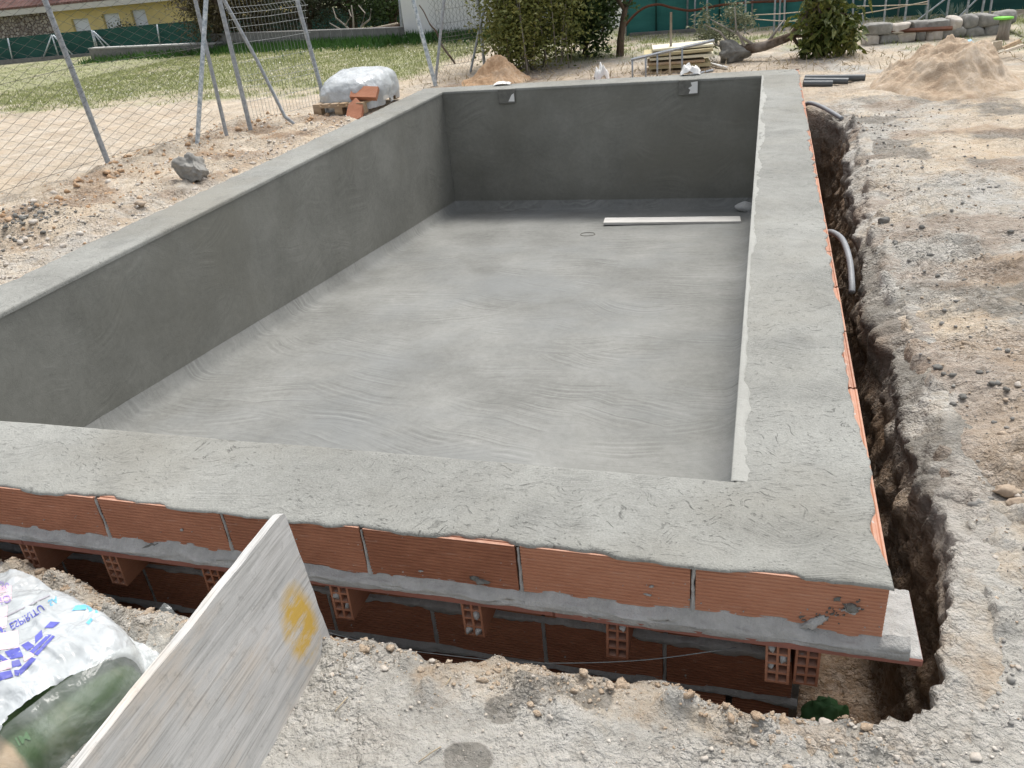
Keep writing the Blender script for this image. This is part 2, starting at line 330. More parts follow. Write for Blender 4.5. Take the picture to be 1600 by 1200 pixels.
M['wire'] = m_simple('wire_grey', (.13,.13,.12), .6, .2, metal=.4)
M['wire_pale'] = m_simple('wire_pale', (.27,.285,.28), .5, .2, metal=.3)
M['pvc'] = m_simple('pvc_grey', (.10,.11,.115), .4, .2, 6)
M['hose'] = m_simple('conduit_grey', (.24,.25,.26), .45, .15, 10)
M['white_render'] = m_simple('white_render', (.72,.72,.70), .9, .08, 2, .004)
M['block'] = m_simple('concrete_block', (.19,.185,.175), .95, .3, 6, .006, 40)
M['rust'] = m_simple('rusty_steel', (.12,.05,.03), .85, .4, 9)
M['rasillon'] = m_simple('clay_plank', (.27,.115,.085), .8, .2, 9, .002)
M['foam'] = m_simple('foam_board', (.70,.66,.50), .85, .06, 3, .002)
M['foam_y'] = m_simple('foam_yellow', (.46,.40,.24), .85, .2, 5, .002)
M['paper'] = m_simple('white_paper', (.78,.77,.74), .8, .05, 6, .002)
M['slab_floor'] = m_simple('crusted_sack', (.52,.52,.50), .95, .15, 12, .008, 30)
M['green_sack'] = m_simple('green_sack', (.07,.17,.06), .6, .5, 9, .006, 20)
M['teal_sack'] = m_simple('teal_sack', (.03,.17,.15), .6, .4, 9, .006, 20)
M['lime'] = m_simple('lime_lid', (.22,.62,.08), .5, .1)
M['blue'] = m_simple('blue_scrap', (.35,.55,.70), .6, .15)
def m_net(name, a, b):
    t = NT(name); n = t.noise(2.5, 6, .65, src=t.mapping((.6, .6, 2.2))); c = t.ramp(n, [(.3, a), (.7, b)])
    fold = t.noise(3.5, 4, .5, src=t.mapping((1, 1, .25))); return t.done(c, .75, t.bump(fold, .7, .05), .3)
M['net_teal'] = m_net('net_teal', (.022,.125,.112), (.04,.19,.17))
M['net_dark'] = m_net('net_dark_green', (.010,.052,.046), (.018,.085,.072))

def m_leaf(name, cols, trans=.25):
    t = NT(name); n = t.noise(3.2, 5, .7); n2 = t.noise(40, 2, .5); f = t.math('ADD', t.math('MULTIPLY', n, .5), t.math('MULTIPLY', n2, .5))
    k = len(cols); c = t.ramp(f, [(.32 + .36*i/(k-1), cc) for i, cc in enumerate(cols)]); m = t.done(c, .55, None, .35)
    tr = t.n.new('ShaderNodeBsdfTranslucent'); t.L(c, tr.inputs[0]); mx = t.n.new('ShaderNodeMixShader'); mx.inputs[0].default_value = trans
    t.L(t.b.outputs[0], mx.inputs[1]); t.L(tr.outputs[0], mx.inputs[2]); t.L(mx.outputs[0], t.out.inputs[0]); return m
M['leaf_yellow'] = m_leaf('leaf_yellow_green', [(.06,.085,.02), (.13,.155,.04), (.24,.24,.065), (.17,.13,.045)])
M['leaf_dark'] = m_leaf('leaf_dark', [(.02,.04,.012), (.05,.085,.024), (.10,.15,.045)])
M['leaf_olive'] = m_leaf('leaf_olive', [(.025,.032,.016), (.06,.07,.036), (.11,.12,.07)])
M['leaf_brown'] = m_leaf('leaf_olive_brown', [(.04,.03,.015), (.09,.075,.035), (.15,.13,.065)])
M['leaf_loquat'] = m_leaf('leaf_loquat', [(.02,.04,.008), (.06,.09,.016), (.16,.17,.04), (.36,.30,.07)])
M['leaf_pale'] = m_leaf('leaf_pale_grey', [(.10,.11,.06), (.20,.22,.13), (.30,.32,.2)])
M['grass'] = m_leaf('grass_blades', [(.13,.165,.05), (.26,.295,.11), (.46,.44,.25)], .4)
M['weed'] = m_leaf('weed_leaves', [(.02,.06,.01), (.04,.11,.02), (.09,.17,.04)], .3)
M['daisy'] = m_simple('daisy_white', (.8,.79,.68), .7, .05)
M['straw'] = m_simple('dry_straw', (.40,.33,.22), .85, .3, 30)
M['agave'] = m_leaf('agave_leaf', [(.06,.10,.08), (.12,.18,.15), (.2,.26,.22)], .1)

# ------------------------------------------------------------------ ground
W, L, T = 4.0, 8.26, 0.416
POLY = np.array([(-4.36,8.62),(-4.36,-.40),(-2.6,-.47),(-2.2,-.53),(-1.8,-.62),(-1.45,-.62),(-1.16,-.60),(-.66,-.61),(-.3,-.60),(-.12,-.565),(.0,-.615),(.37,-.61),(.5,-.54),(.62,-.32),(.65,.07),(.575,.46),(.62,1.1),(.575,2.1),(.62,3.2),(.70,5),(.76,6),(.66,6.5),(.34,6.72),(.34,8.62)])
def sdist(x, y):
    x = np.asarray(x, float); y = np.asarray(y, float); d2 = np.full(x.shape, 1e9); ins = np.zeros(x.shape, bool)
    for i in range(len(POLY)):
        a = POLY[i]; b = POLY[(i+1) % len(POLY)]; e = b - a; t = np.clip(((x-a[0])*e[0] + (y-a[1])*e[1]) / (e @ e), 0, 1)
        d2 = np.minimum(d2, (x-a[0]-t*e[0])**2 + (y-a[1]-t*e[1])**2)
        if a[1] != b[1]:
            ins ^= ((a[1] > y) != (b[1] > y)) & (x < (b[0]-a[0]) * (y-a[1]) / (b[1]-a[1]) + a[0])
    return np.sqrt(d2) * np.where(ins, -1, 1)
def base_h(x, y):
    x = np.asarray(x, float); y = np.asarray(y, float)
    z = lerp(-.10, -.265, sstep(.7, -.5, y))
    z = lerp(z, -.055, sstep(-4.0, -4.5, x) * sstep(-.2, .5, y))
    far = np.hypot(x, y); z = z - .62 * sstep(9, 44, -x * .8 + np.clip(y, 0, 60) * .55 - 2) * sstep(-3.5, -9, x)
    z = z + .035 * fbm(x*1.1, y*1.1, 1, 3) * sstep(.0, .5, np.abs(y - 4.1) - 3.2)
    z = z + .10 * np.exp(-(((x+5.35)/.45)**2 + ((y-2.75)/.4)**2)) + .10 * np.exp(-(((x+6.0)/.35)**2)) * sstep(2, 3, y) * sstep(7.4, 6.6, y) * (.5 + fbm(x*.3, y*1.6, 5, 2))
    return z
def crumb(x, y, z):                                     # rough, sharp-edged noise
    s = 0; a = .5; f = 1.
    for k in range(5):
        s = s + a * (1 - 2*np.abs(vnoise(x*f + 3.1*k, y*f - 7.7*k, z + k))); a *= .62; f *= 2.1
    return s
def ground_h(x, y, full=False):
    x = np.asarray(x, float); y = np.asarray(y, float)
    d = sdist(x, y); prox = sstep(3, 0, np.abs(d)); rim_side = sstep(-4.2, -4.0, x) * sstep(6.9, 6.4, y)   # the open trench runs along the front and right only
    d = d + rim_side * (.05 * fbm(x*5, y*5, 3, 3) + .03 * fbm(x*16, y*16, 7, 3))
    z = base_h(x, y)
    z = z + sstep(.6, .9, x) * sstep(-1.2, .3, y) * sstep(9, 7, y) * (.045 * fbm(x*2.6, y*3.4, 13, 4) + .040 * (np.abs(crumb(x*7, y*7, 15)) - .12) * (.5 + sstep(-.2, .25, fbm(x*2, y*2, 44, 3))) * (.35 + .65*sstep(5, 2, y)))
    z = z + sstep(-4.5, -4.7, x) * sstep(-6.7, -6.2, x) * sstep(.8, 1.4, y) * sstep(8, 7, y) * (.06 * (crumb(x*2.6, y*2.6, 25) - .1) + .03*fbm(x*5, y*5, 27, 3))
    z = z + prox * (.022 * fbm(x*6, y*6, 0, 4) + .012 * np.abs(fbm(x*17, y*17, 2, 3)) + .006 * fbm(x*48, y*48, 4, 2))
    right = sstep(-.2, .35, y) * sstep(0, .3, x)
    s = lerp(.03, .13, right); w = lerp(.05, .15, right)
    z = z - rim_side * s * np.exp(-np.clip(d, 0, None) / w)
    lump = np.clip(fbm(x*9, y*9, 11, 3) - .02, 0, 1) * np.exp(-((d-.07)/.08)**2) * rim_side
    z = z + .13 * lump
    d = d - .09 * sstep(.25, .45, x) * rim_side
    t = sstep(0, .11, -d); bot = np.where((x > -4.25) & (x < .22) & (y > -.2) & (y < 8.5), -1.95, -1.2)
    z = lerp(z, bot + .04 * fbm(x*8, y*8, 9, 3), t)
    if full: return z, d, t
    return z
def axis_pts(segs):
    a = [segs[0][0]]
    for lo, hi, step in segs:
        n = max(1, int(round((hi - lo) / step))); a += list(np.linspace(lo, hi, n + 1)[1:])
    return np.array(a)
gx = axis_pts([(-130,-50,8),(-50,-14,1.2),(-14,-7.2,.22),(-7.2,-4.2,.035),(-4.2,-2.9,.08),(-2.9,.3,.0125),(.3,2.0,.0125),(2.0,3.4,.025),(3.2,8,.15),(8,20,1),(20,130,10)])
gy = axis_pts([(-40,-6,4),(-6,-1.8,.3),(-1.8,-1.3,.04),(-1.3,.1,.0115),(.1,1.6,.015),(1.6,4,.021),(4,9.2,.04),(9.2,20,.16),(20,50,1.2),(50,170,8)])
GX, GY = np.meshgrid(gx, gy, indexing='ij')
GZ, GD, GT = ground_h(GX, GY, True)
gme = nmesh('ground', np.stack([GX, GY, GZ], -1).reshape(-1, 3), gridF(len(gx), len(gy)), M['ground'], True)
def masks(x, y, d, t):
    n = fbm(x*.9, y*.9, 21, 4); n2 = fbm(x*2.6, y*2.6, 33, 4)
    front = sstep(.5, -.2, y) * sstep(-4.6, -4, x)
    grey = front * (1.12 + .55*n2 - .62 * np.exp(-((d-.05)/.09)**2) * sstep(-.1, .25, fbm(x*3.1, y*3.1, 77, 3) + .1))
    right = sstep(.3, .6, x) * sstep(9, 6, y) * sstep(-.3, .4, y)
    grey = np.maximum(grey, sstep(8.62, 8.9, y) * sstep(-4.6,-4.2,x) * (.45 + 1.2*n2))
    grey = np.maximum(grey, right * (.40 + 1.1*fbm(x*1.5, y*1.9, 41, 5) + .5 * np.exp(-np.clip(d,0,9)/.18)))
    left = sstep(-4.4, -4.6, x) * sstep(-4.5-.9, -4.5, x); grey = np.maximum(grey, left * (.62 + .9*n2) * sstep(5.6, 3.2, y))
    browner = sstep(-4.5,-4.8,x)*sstep(-6.8,-6.0,x)*sstep(.8,1.5,y)*sstep(8.4,7.4,y)
    dist = np.hypot(x, y)
    gl = sstep(-7.0, -9.5, x + .25*(y-5)) * (.10 + .95*n + .55 * sstep(11, 19, dist) )
    gl = gl * (1 - .75 * np.exp(-((y - .55*(-x-9) - 9.5)/2.2)**2) * sstep(-8, -12, x))
    gl = np.maximum(gl, sstep(7.5, 11, y) * sstep(-4.2, -6, x) * (.95 + .5*n)); gl = np.maximum(gl, sstep(8.3, 9.2, y) * sstep(-5.0,-5.6,x) * (.7 + .8*n2))
    gb = sstep(10.0, 12, y) * sstep(-5, -4, x) * (.62 + .9*n2); gb = np.maximum(gb, sstep(8.9, 10.2, y) * sstep(.9, 2.2, x) * (.5 + .8*n2))
    grass = np.maximum(gl, gb); grass = np.maximum(grass, sstep(22, 28, dist) * .8)
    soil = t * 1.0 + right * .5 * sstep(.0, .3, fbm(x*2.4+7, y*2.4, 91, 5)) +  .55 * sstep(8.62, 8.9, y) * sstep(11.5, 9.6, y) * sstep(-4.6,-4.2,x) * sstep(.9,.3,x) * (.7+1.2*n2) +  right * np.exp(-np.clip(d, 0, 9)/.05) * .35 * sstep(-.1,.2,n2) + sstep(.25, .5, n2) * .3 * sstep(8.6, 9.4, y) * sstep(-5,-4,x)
    soil = np.maximum(soil, browner * .75 * sstep(-.05, .35, fbm(x*2.2, y*2.2, 19, 4)))
    wet = sstep(.25, .5, fbm(x*3.7+5, y*3.7, 55, 4)) * front * .55 + right * sstep(.0, .35, fbm(x*1.9, y*2.3, 61, 5)) * .85
    for cx, cy, r in ((-.56,-.77,.045),(-.50,-.70,.05),(-.42,-.68,.05),(-.60,-.93,.06),(-.32,-.67,.05)):
        wet = np.maximum(wet, sstep(1.25, .75, np.hypot(x-cx, y-cy) / r + .5*fbm(x*14, y*14, 3, 3)))
    return np.stack([np.clip(grey,0,1), np.clip(grass,0,1), np.clip(soil,0,1), np.clip(wet,0,1)], -1)
ca = gme.color_attributes.new('mask', 'FLOAT_COLOR', 'POINT'); ca.data.foreach_set('color', masks(GX, GY, GD, GT).astype(np.float32).ravel())
ground = setp(link('ground', gme), kind='structure')
def gz(x, y): return float(ground_h(np.array([x]), np.array([y]))[0])

def gpx(u, v, it=6):                                   # pixel -> point on the ground
    z = -.15
    for _ in range(it):
        p = hit(u, v, 2, z); z = float(base_h(p[0], p[1]))
    p = hit(u, v, 2, z); return p

# ------------------------------------------------------------------ pool
pool = setp(empty('swimming_pool', (-2, 4.1, -1.0)), 'unfinished grey rendered swimming pool with a wide concrete rim on clay bricks', 'pool')
PO = np.array([-2, 4.1, -1.0])
def part(name, me, parent=pool, mat=None):
    o = link(name, me, mat, parent)
    return o
def loc(V): return np.asarray(V, float) - PO
def floor_z(x, y):
    dist = np.minimum(np.minimum(x + W, -x), np.minimum(y, L - y)); r = .13
    c = np.clip(r - dist, 0, r); f = r - np.sqrt(np.clip(r*r - c*c, 0, None))
    return -.925 - .0785*y + f + .006*fbm(x*1.3, y*1.3, 2, 3) + .0025*fbm(x*7, y*7, 5, 2)
fx = np.linspace(-W, 0, 110); fy = np.linspace(0, L, 200); FX, FY = np.meshgrid(fx, fy, indexing='ij')
part('basin_floor', nmesh('basin_floor', loc(np.stack([FX, FY, floor_z(FX, FY)], -1).reshape(-1, 3)), gridF(110, 200), M['floor'], True))
def wall(name, p0, p1, nrm):
    n = 150; s = np.linspace(0, 1, n); zz = np.linspace(0, 1, 40); S_, Z_ = np.meshgrid(s, zz, indexing='ij')
    x = p0[0] + (p1[0]-p0[0])*S_; y = p0[1] + (p1[1]-p0[1])*S_
    zb = -.925 - .0785*y + .03; z = -.012 + (zb + .012) * Z_
    dd = .004*fbm(x*1.5 + y*1.5, z*2, 3, 3) - .002
    part(name, nmesh(name, loc(np.stack([x + nrm[0]*(dd - .0), y + nrm[1]*dd, z], -1).reshape(-1, 3)), gridF(n, 40), M['wall'], True))
wall('basin_wall', (-W, 0), (-W, L), (1, 0)); wall('basin_wall', (-W, L), (0, L), (0, -1)); wall('basin_wall', (0, L), (0, 0), (-1, 0)); wall('basin_wall', (0, 0), (-W, 0), (0, 1))
# rim: a ring swept with a cross-section, uneven outer lip lapping the bricks
def ring_path():
    segs = [((-W,0),(0,0),(0,-1)), ((0,0),(0,L),(1,0)), ((0,L),(-W,L),(0,1)), ((-W,L),(-W,0),(-1,0))]
    out = []
    for k, (a, b, nn) in enumerate(segs):
        a, b, nn = np.array(a, float), np.array(b, float), np.array(nn, float); pn = np.array(segs[k-1][2], float); xn = np.array(segs[(k+1) % 4][2], float)
        n = int(np.linalg.norm(b - a) / (.018 if k == 0 else .03))
        for t in np.linspace(0, 1, n, endpoint=False):
            inner = a + (b - a) * t; outer = lerp(a + (pn + nn) * T, b + (xn + nn) * T, t); out.append((inner, outer, nn, k))
    return out
rp = ring_path(); ws = np.concatenate([np.linspace(0, 1, 30)])
I = np.array([p[0] for p in rp]); O = np.array([p[1] for p in rp]); NN = np.array([p[2] for p in rp]); KK = np.array([p[3] for p in rp])
e = .010 + .030 * fbm(O[:,0]*3, O[:,1]*3, 3, 3) + .026 * fbm(O[:,0]*14, O[:,1]*14, 8, 3); e = np.clip(e, -.003, .035)
e = np.where(KK == 1, np.clip(e + .012 + .02*fbm(O[:,0]*2, O[:,1]*2, 14, 2), -.002, .06), e)
corner = sstep(.25, 0, np.hypot(O[:,0] - .416, O[:,1] + .416)); e = lerp(e, np.minimum(e, .004), corner)
dirv = O - I; ln = np.linalg.norm(dirv, axis=1, keepdims=True); Oe = O - NN * e[:,None] 
ie = .005 * fbm(I[:,0]*4, I[:,1]*4, 2, 3) - .0045
Ie = I + NN * (ie[:,None])
prof = [(0, -.03, 0), (0, -.012, 0), (.008, -.003, 0)] + [(w, 0, 1) for w in np.linspace(.03, .965, 30)] + [(.988, -.0015, 1), (.997, -.005, .6), (1.0, -.011, 0)]
V = []
for w, z, k in prof:
    P = Ie + (Oe - Ie) * w; zz = z + k * (.0045*fbm(P[:,0]*2.2, P[:,1]*2.2, 4, 3) + .003*fbm(P[:,0]*11, P[:,1]*11, 6, 3) + .0014*fbm(P[:,0]*40, P[:,1]*40, 6, 2))
    V.append(np.stack([P[:,0], P[:,1], zz + P[:,0]*0], -1))
V = np.stack(V, 1); part('rim', nmesh('rim', loc(V.reshape(-1, 3)), gridF(len(rp), len(prof), True), M['rim'], True))
# pale plaster edge along one inside edge
n = 420; ys = np.linspace(.0, L, n); wid = np.clip(.016 + .05*fbm(ys*2.6, 1, 1, 4) + .05*np.clip(fbm(ys*1.0, 3, 6, 3), 0, 1) + .014*fbm(ys*22, 1, 1, 3), .007, .085)
V = []
for k, (w, z) in enumerate([(0, -.04), (0, -.002), (.1, .0014), (.5, .0018), (.9, .001), (1, -.006)]):
    V.append(np.stack([-.0115 + w*(wid+.0115), ys, np.full(n, z) + (.002*fbm(ys*9, k, 2, 2) if k > 1 else 0)], -1))
part('plaster_edge', nmesh('plaster_edge', loc(np.stack(V, 1).reshape(-1, 3)), gridF(n, 6), M['bead'], True))

# clay bricks with ribbed faces: profile (depth, height) extruded along the length
def brick_mesh(name, ln, h, d, ribs=16):
    P = [(0, 0)]
    for k in range(ribs):
        z0 = h * (k + .12) / ribs; z1 = h * (k + .5) / ribs; z2 = h * (k + .62) / ribs; z3 = h * (k + .98) / ribs
        P += [(0, z0), (0, z1), (.0028, z2), (.0028, z3)]
    P += [(0, h)]; top = []
    for k in range(4):
        a = d * (k + .3) / 4; top += [(a, h), (a + d*.05, h - .003), (a + d*.12, h - .003), (a + d*.14, h)]
    P += top + [(d, h), (d, 0)]
    n = len(P); V = [(-ln/2, y, z) for y, z in P] + [(ln/2, y, z) for y, z in P]
    F = [(i, (i+1) % n, (i+1) % n + n, i + n) for i in range(n)] + [tuple(range(n))[::-1], tuple(range(n, 2*n))]
    F = [f[::-1] for f in F]
    return mesh(name, V, F, M['brick'])
b50 = brick_mesh('brick', .488, .197, .075); b40 = brick_mesh('brick', .388, .188, .075)
def put_brick(me, x, y, z, rz=0, jit=.0015):
    o = part('brick', me); o.location = Vector((x, y, z)) - Vector(PO) + Vector((random.uniform(-jit,jit), random.uniform(-jit,jit), random.uniform(-jit,jit))); o.rotation_euler = (random.uniform(-.006,.006), 0, rz + random.uniform(-.004,.004)); return o
BF = .407; BZ = -.206
joints_front = [.41 - .5031*k for k in range(10)]
for k in range(9):
    put_brick(b50, (joints_front[k] + joints_front[k+1]) / 2, -BF, BZ)
for k in range(18): put_brick(b50, BF, -.407 + .08 + .25 + .5*k, BZ, R(90))
for k in range(18): put_brick(b50, -W - BF, -.407 + .08 + .25 + .5*k, BZ, R(-90))
for k in range(9): put_brick(b50, .41 - .253 - .503*k, L + BF, BZ, R(180))
# lower structural wall, set back
LW = -.25
for c, (zb, x0) in enumerate([(-.437, .215), (-.648, .213), (-.859, .013)]):
    for k in range(12 if c else 12): put_brick(b40, x0 - .2 - .4015*k, LW, zb)
    if c == 2: 
        put_brick(b40, .2-.085, LW, zb).scale = (.45, 1, 1)
core = MB(); core.box((-4.24, LW+.07, -1.1), (.235, LW + .2, -.03)); core.box((.03, -.04, -1.7), (.235, 8.5, -.03)); core.box((-4.24, -.04, -1.7), (-4.03, 8.5, -.03)); core.box((-4.02, 8.29, -1.7), (.02, 8.5, -.03)); core.box((-4.02, -.04, -1.1), (.02, -.012, -.03))
core.V = [tuple(np.array(v) - PO) for v in core.V]; part('core_wall', core.me('core_wall', M['mortar']))
fill = MB(); fill.box((-4.32, -.325, -.2), (.325, -.05, -.032)); fill.box((.24, -.05, -.2), (.325, 8.5, -.032)); fill.box((-4.32, -.05, -.2), (-4.245, 8.5, -.032)); fill.box((-4.32, 8.505, -.2), (.325, 8.58, -.032))
fill.V = [tuple(np.array(v) - PO) for v in fill.V]; part('rim_fill', fill.me('rim_fill', M['mortar']))
# thin clay planks that carry the rim
pm = MB(); pm.box((-.4985, 0, 0), (.4985, .27, .026)); pme = bevel(pm.me('clay_plank', M['rasillon']), .004)
for k in range(5):
    o = part('clay_plank', pme); o.location = Vector((.506 - .5 - k*1.0, -.438 + random.uniform(-.003,.003), -.242)) - Vector(PO); o.rotation_euler = (0, 0, random.uniform(-.003,.003))
pm = MB(); pm.box((0, -.4985, 0), (.20, .4985, .026)); pme2 = bevel(pm.me('clay_plank', M['rasillon']), .004)
for k in range(8):
    o = part('clay_plank', pme2); o.location = Vector((.237, .335 + k*1.0, -.242)) - Vector(PO)
# hollow brick ends that prop the planks: two columns of four cells
def hollow_me(w=.066, h=.145, ln=.19, rows=4, tw=.007):
    m = MB(); m.box((-w/2, 0, -h), (-w/2+tw, ln, 0)); m.box((w/2-tw, 0, -h), (w/2, ln, 0)); m.box((-tw/2, .001, -h+.001), (tw/2, ln, -.001))
    for k in range(rows+1):
        z = -h + (h - tw) * k / rows
        for a, b in ((-w/2+tw, -tw/2), (tw/2, w/2-tw)): m.box((a, .0012, z), (b, ln, z + tw))
    m.box((-w/2+tw, ln-.02, -h+tw), (w/2-tw, ln-.012, -tw))
    return m.me('hollow_brick', M['brick'])
hme = hollow_me()
props = [(-2.50, 0), (-2.128, .05), (-1.714, .03), (-1.222, 0), (-.767, 0), (-.308, .02), (.143, -.03), (.224, 0)]
prop_objs = []
for k, (x, tz) in enumerate(props):
    o = part('hollow_brick', hme); o.location = Vector((x, -.418 + random.uniform(-.006,.006), -.245)) - Vector(PO); o.rotation_euler = (random.uniform(-.04,.04), tz, random.uniform(-.05,.05)); prop_objs.append((x, o))
for x, cells in ((-1.222, [(-1,2),(1,1)]), (-.767, [(1,2),(-1,0),(1,0)]), (-.308, [(1,3)]), (.143, [(-1,1),(-1,3),(1,2)])):
    for sx, rr in cells:
        o = rock('mortar_plug', Vector((x + sx*.016, -.405, -.245 -.018 - .0345*(3-rr))) - Vector(PO), (.026,.05,.034), int(abs(x)*100)+rr, M['mortar'], 2, .4, parent=pool)
# mortar: lumpy strips
def strip(name, n, path, up, out, wfn, tfn, mat, across=9):
    """lumpy ribbon along path (n,3): spreads along `up`, bulges along `out`"""
    V = []
    for j in range(across):
        a = -1 + 2*j/(across-1); b = max(0, 1 - a*a)
        w = wfn(a); th = tfn(a) * b
        V.append(path + up * w[:,None] + out * th[:,None])
    return part(name, nmesh(name, loc(np.stack(V, 1).reshape(-1, 3)), gridF(n, across), mat, True))
# fillet between the upper bricks and the planks
n = 900; xs = np.linspace(-4.2, .47, n); hi = .030 + .030*fbm(xs*3, 1, 2, 3) + .022*fbm(xs*16, 4, 1, 3); hi = np.clip(hi, .004, .08); lo_ = np.clip(.003 + .016*fbm(xs*5, 9, 1, 3) + .016*np.clip(fbm(xs*2.2, 2, 9, 2),0,1), 0, .03)
V = []; K = 10
for j in range(K):
    a = j / (K - 1); y = lerp(-BF + .002, -.437, a**.8); z = lerp(BZ + hi, -.214, a**.75)
    y = y - .018*np.sin(math.pi*a) * (.6 + .9*fbm(xs*11, a*3, 4, 3)); z = z + .010*fbm(xs*19, a*5, 6, 3) * np.sin(math.pi*a)
    V.append(np.stack([xs, y + xs*0, z], -1))
V.append(np.stack([xs, np.full(n, -.4395) - .004*fbm(xs*30,1,1,2), -.214 - lo_], -1)); V.append(np.stack([xs, np.full(n, -.436), -.216 - lo_], -1))
part('mortar_bed', nmesh('mortar_bed', loc(np.stack(V, 1).reshape(-1, 3)), gridF(n, K+2), M['mortar'], True))
# rough mortar on the plank end past the corner
ex = np.linspace(.405, .503, 26); ey = np.linspace(-.434, -.17, 60); EX, EY = np.meshgrid(ex, ey, indexing='ij')
EZ = -.210 + .010*np.abs(fbm(EX*24, EY*24, 3, 3)) + .008*fbm(EX*9, EY*9, 3, 2) + .012*sstep(.43,.405,EX); EZ = np.where((EX > .4995) | (EY < -.431) | (EY > -.176), -.2165, EZ)
part('mortar_pad', nmesh('mortar_pad', loc(np.stack([EX, EY, EZ], -1).reshape(-1, 3)), gridF(26, 60), M['mortar'], True))
for k in range(1, 9):                                     # upright joints of the upper course
    n = 40; zz = np.linspace(BZ + .015, -.012, n); pth = np.stack([np.full(n, joints_front[k]) + .003*fbm(zz*30, k, 1, 2), np.full(n, -BF + .004), zz], -1); wv = (.0062 + .004*fbm(zz*28, k*7, 3, 3)) * (.7 + .7*sstep(-.1, -.2, zz))
    strip('mortar_joint', n, pth, np.array([1.,0,0]), np.array([0,-1.,0]), lambda a, wv=wv: a*wv, lambda a, wv=wv: .004 + wv*.6, M['mortar'])
for zb, sd_ in ((-.443, 3), (-.654, 5)):                  # bed joints of the lower wall
    n = 620; xs = np.linspace(-4.2, .225, n); pth = np.stack([xs, np.full(n, LW + .003), np.full(n, zb) + .006*fbm(xs*3, sd_, 1, 2)], -1)
    up_ = .012 + .010*fbm(xs*8, sd_, 2, 3); dn_ = np.clip(.022 + .045*fbm(xs*6, sd_, 7, 3) + .015*fbm(xs*30, sd_, 7, 2), .006, .07)
    strip('mortar_joint', n, pth, np.array([0,0,1.]), np.array([0,-1.,0]), lambda a, u=up_, d=dn_: (a*u if a > 0 else a*d), lambda a, d=dn_: .012 + .016*np.abs(fbm(xs*17, a*2, sd_, 3)) + .2*d, M['mortar'], 11)
for zb, x0, k0 in ((-.648, .213, 0), (-.859, .013, 0)):
    for k in range(1, 9):
        n = 20; zz = np.linspace(zb, zb + .19, n); xj = x0 - .4015*k; pth = np.stack([np.full(n, xj) + .003*fbm(zz*25, k, 5, 2), np.full(n, LW + .004), zz], -1); wv = .008 + .005*fbm(zz*25, k*3, 9, 2)
        strip('mortar_joint', n, pth, np.array([1.,0,0]), np.array([0,-1.,0]), lambda a, wv=wv: a*wv, lambda a, wv=wv: .003 + wv*.3, M['mortar'], 7)
# mortar splashes on the upper bricks and one dark lump
rgs = np.random.default_rng(4); spl_ = [(750,905,.05,1),(765,930,.055,1),(240,852,.045,1),(228,862,.03,1)]
for k in range(46):
    a_ = rgs.random(); spl_.append((1245 + 95*a_ + rgs.normal()*7, 978 - 34*a_ + rgs.normal()*7, .003 + .004*rgs.pareto(2.), rgs.random() < .8))
for k in range(40): spl_.append((rgs.uniform(20, 1380), 0, .002 + .0025*rgs.pareto(2.2), 0))
for k, (u, v, s, wet) in enumerate(spl_):
    s = min(s, .055)
    if v == 0: v = 775 + (u - 0) * .118 + rgs.uniform(12, 62)
    p = hit(u, v, 1, -BF); V, F = rock_v(200+k, 3, 1.1); V = V * np.array([s*1.3, .007 if s < .03 else .03, s*.6]) * .5
    o = part('mortar_splash', nmesh('mortar_splash', V, F, M['mortar_wet'] if wet else M['mortar'], True)); o.location = Vector(p) - Vector(PO) + Vector((0, -.002, 0)); o.rotation_euler = (0, random.uniform(-.8,.2), 0)
# skimmer boxes in the far wall, crusted with mortar
for (x0, x1, sd_) in ((-3.235, -3.012, 1), (-.962, -.732, 2)):
    bm_ = MB(); bm_.box((x0, L-.03, -.178), (x1, L+.05, -.004)); bm_.V = [tuple(np.array(v)-PO) for v in bm_.V]
    s = part('skimmer_box', bevel(bm_.me('skimmer_box', M['mortar_wet']), .006, 2))
    pts = [(x0 + (x1-x0)*a, L-.0325, -.16 + .14*b) for a, b in ([(.52,.0),(.97,.02),(.97,.98),(.62,.9),(.68,.62),(.5,.45),(.6,.3)] if sd_ == 2 else [(.6,.05),(.96,.03),(.96,.75),(.8,.6)])]
    link('bare_patch', mesh('bare_patch', [np.array(p)-PO for p in pts], [tuple(range(len(pts)))], M['paper']), None, s)
# drain ring
pts = [(-1.867 + .085*math.cos(a), 6.867 + .085*math.sin(a)) for a in np.linspace(0, 2*math.pi, 41)[:-1]]
V = []
for r_, z_ in ((.93, .001), (.95, .007), (1.0, .008), (1.04, .004), (1.07, -.002)):
    V.append([(-1.867 + (x+1.867)*r_, 6.867 + (y-6.867)*r_, float(floor_z(np.array(x), np.array(y))) + z_) for x, y in pts])
V = np.array(V).transpose(1, 0, 2); part('drain_ring', nmesh('drain_ring', loc(V.reshape(-1, 3)), gridF(40, 5, True), M['mortar_wet'], True))

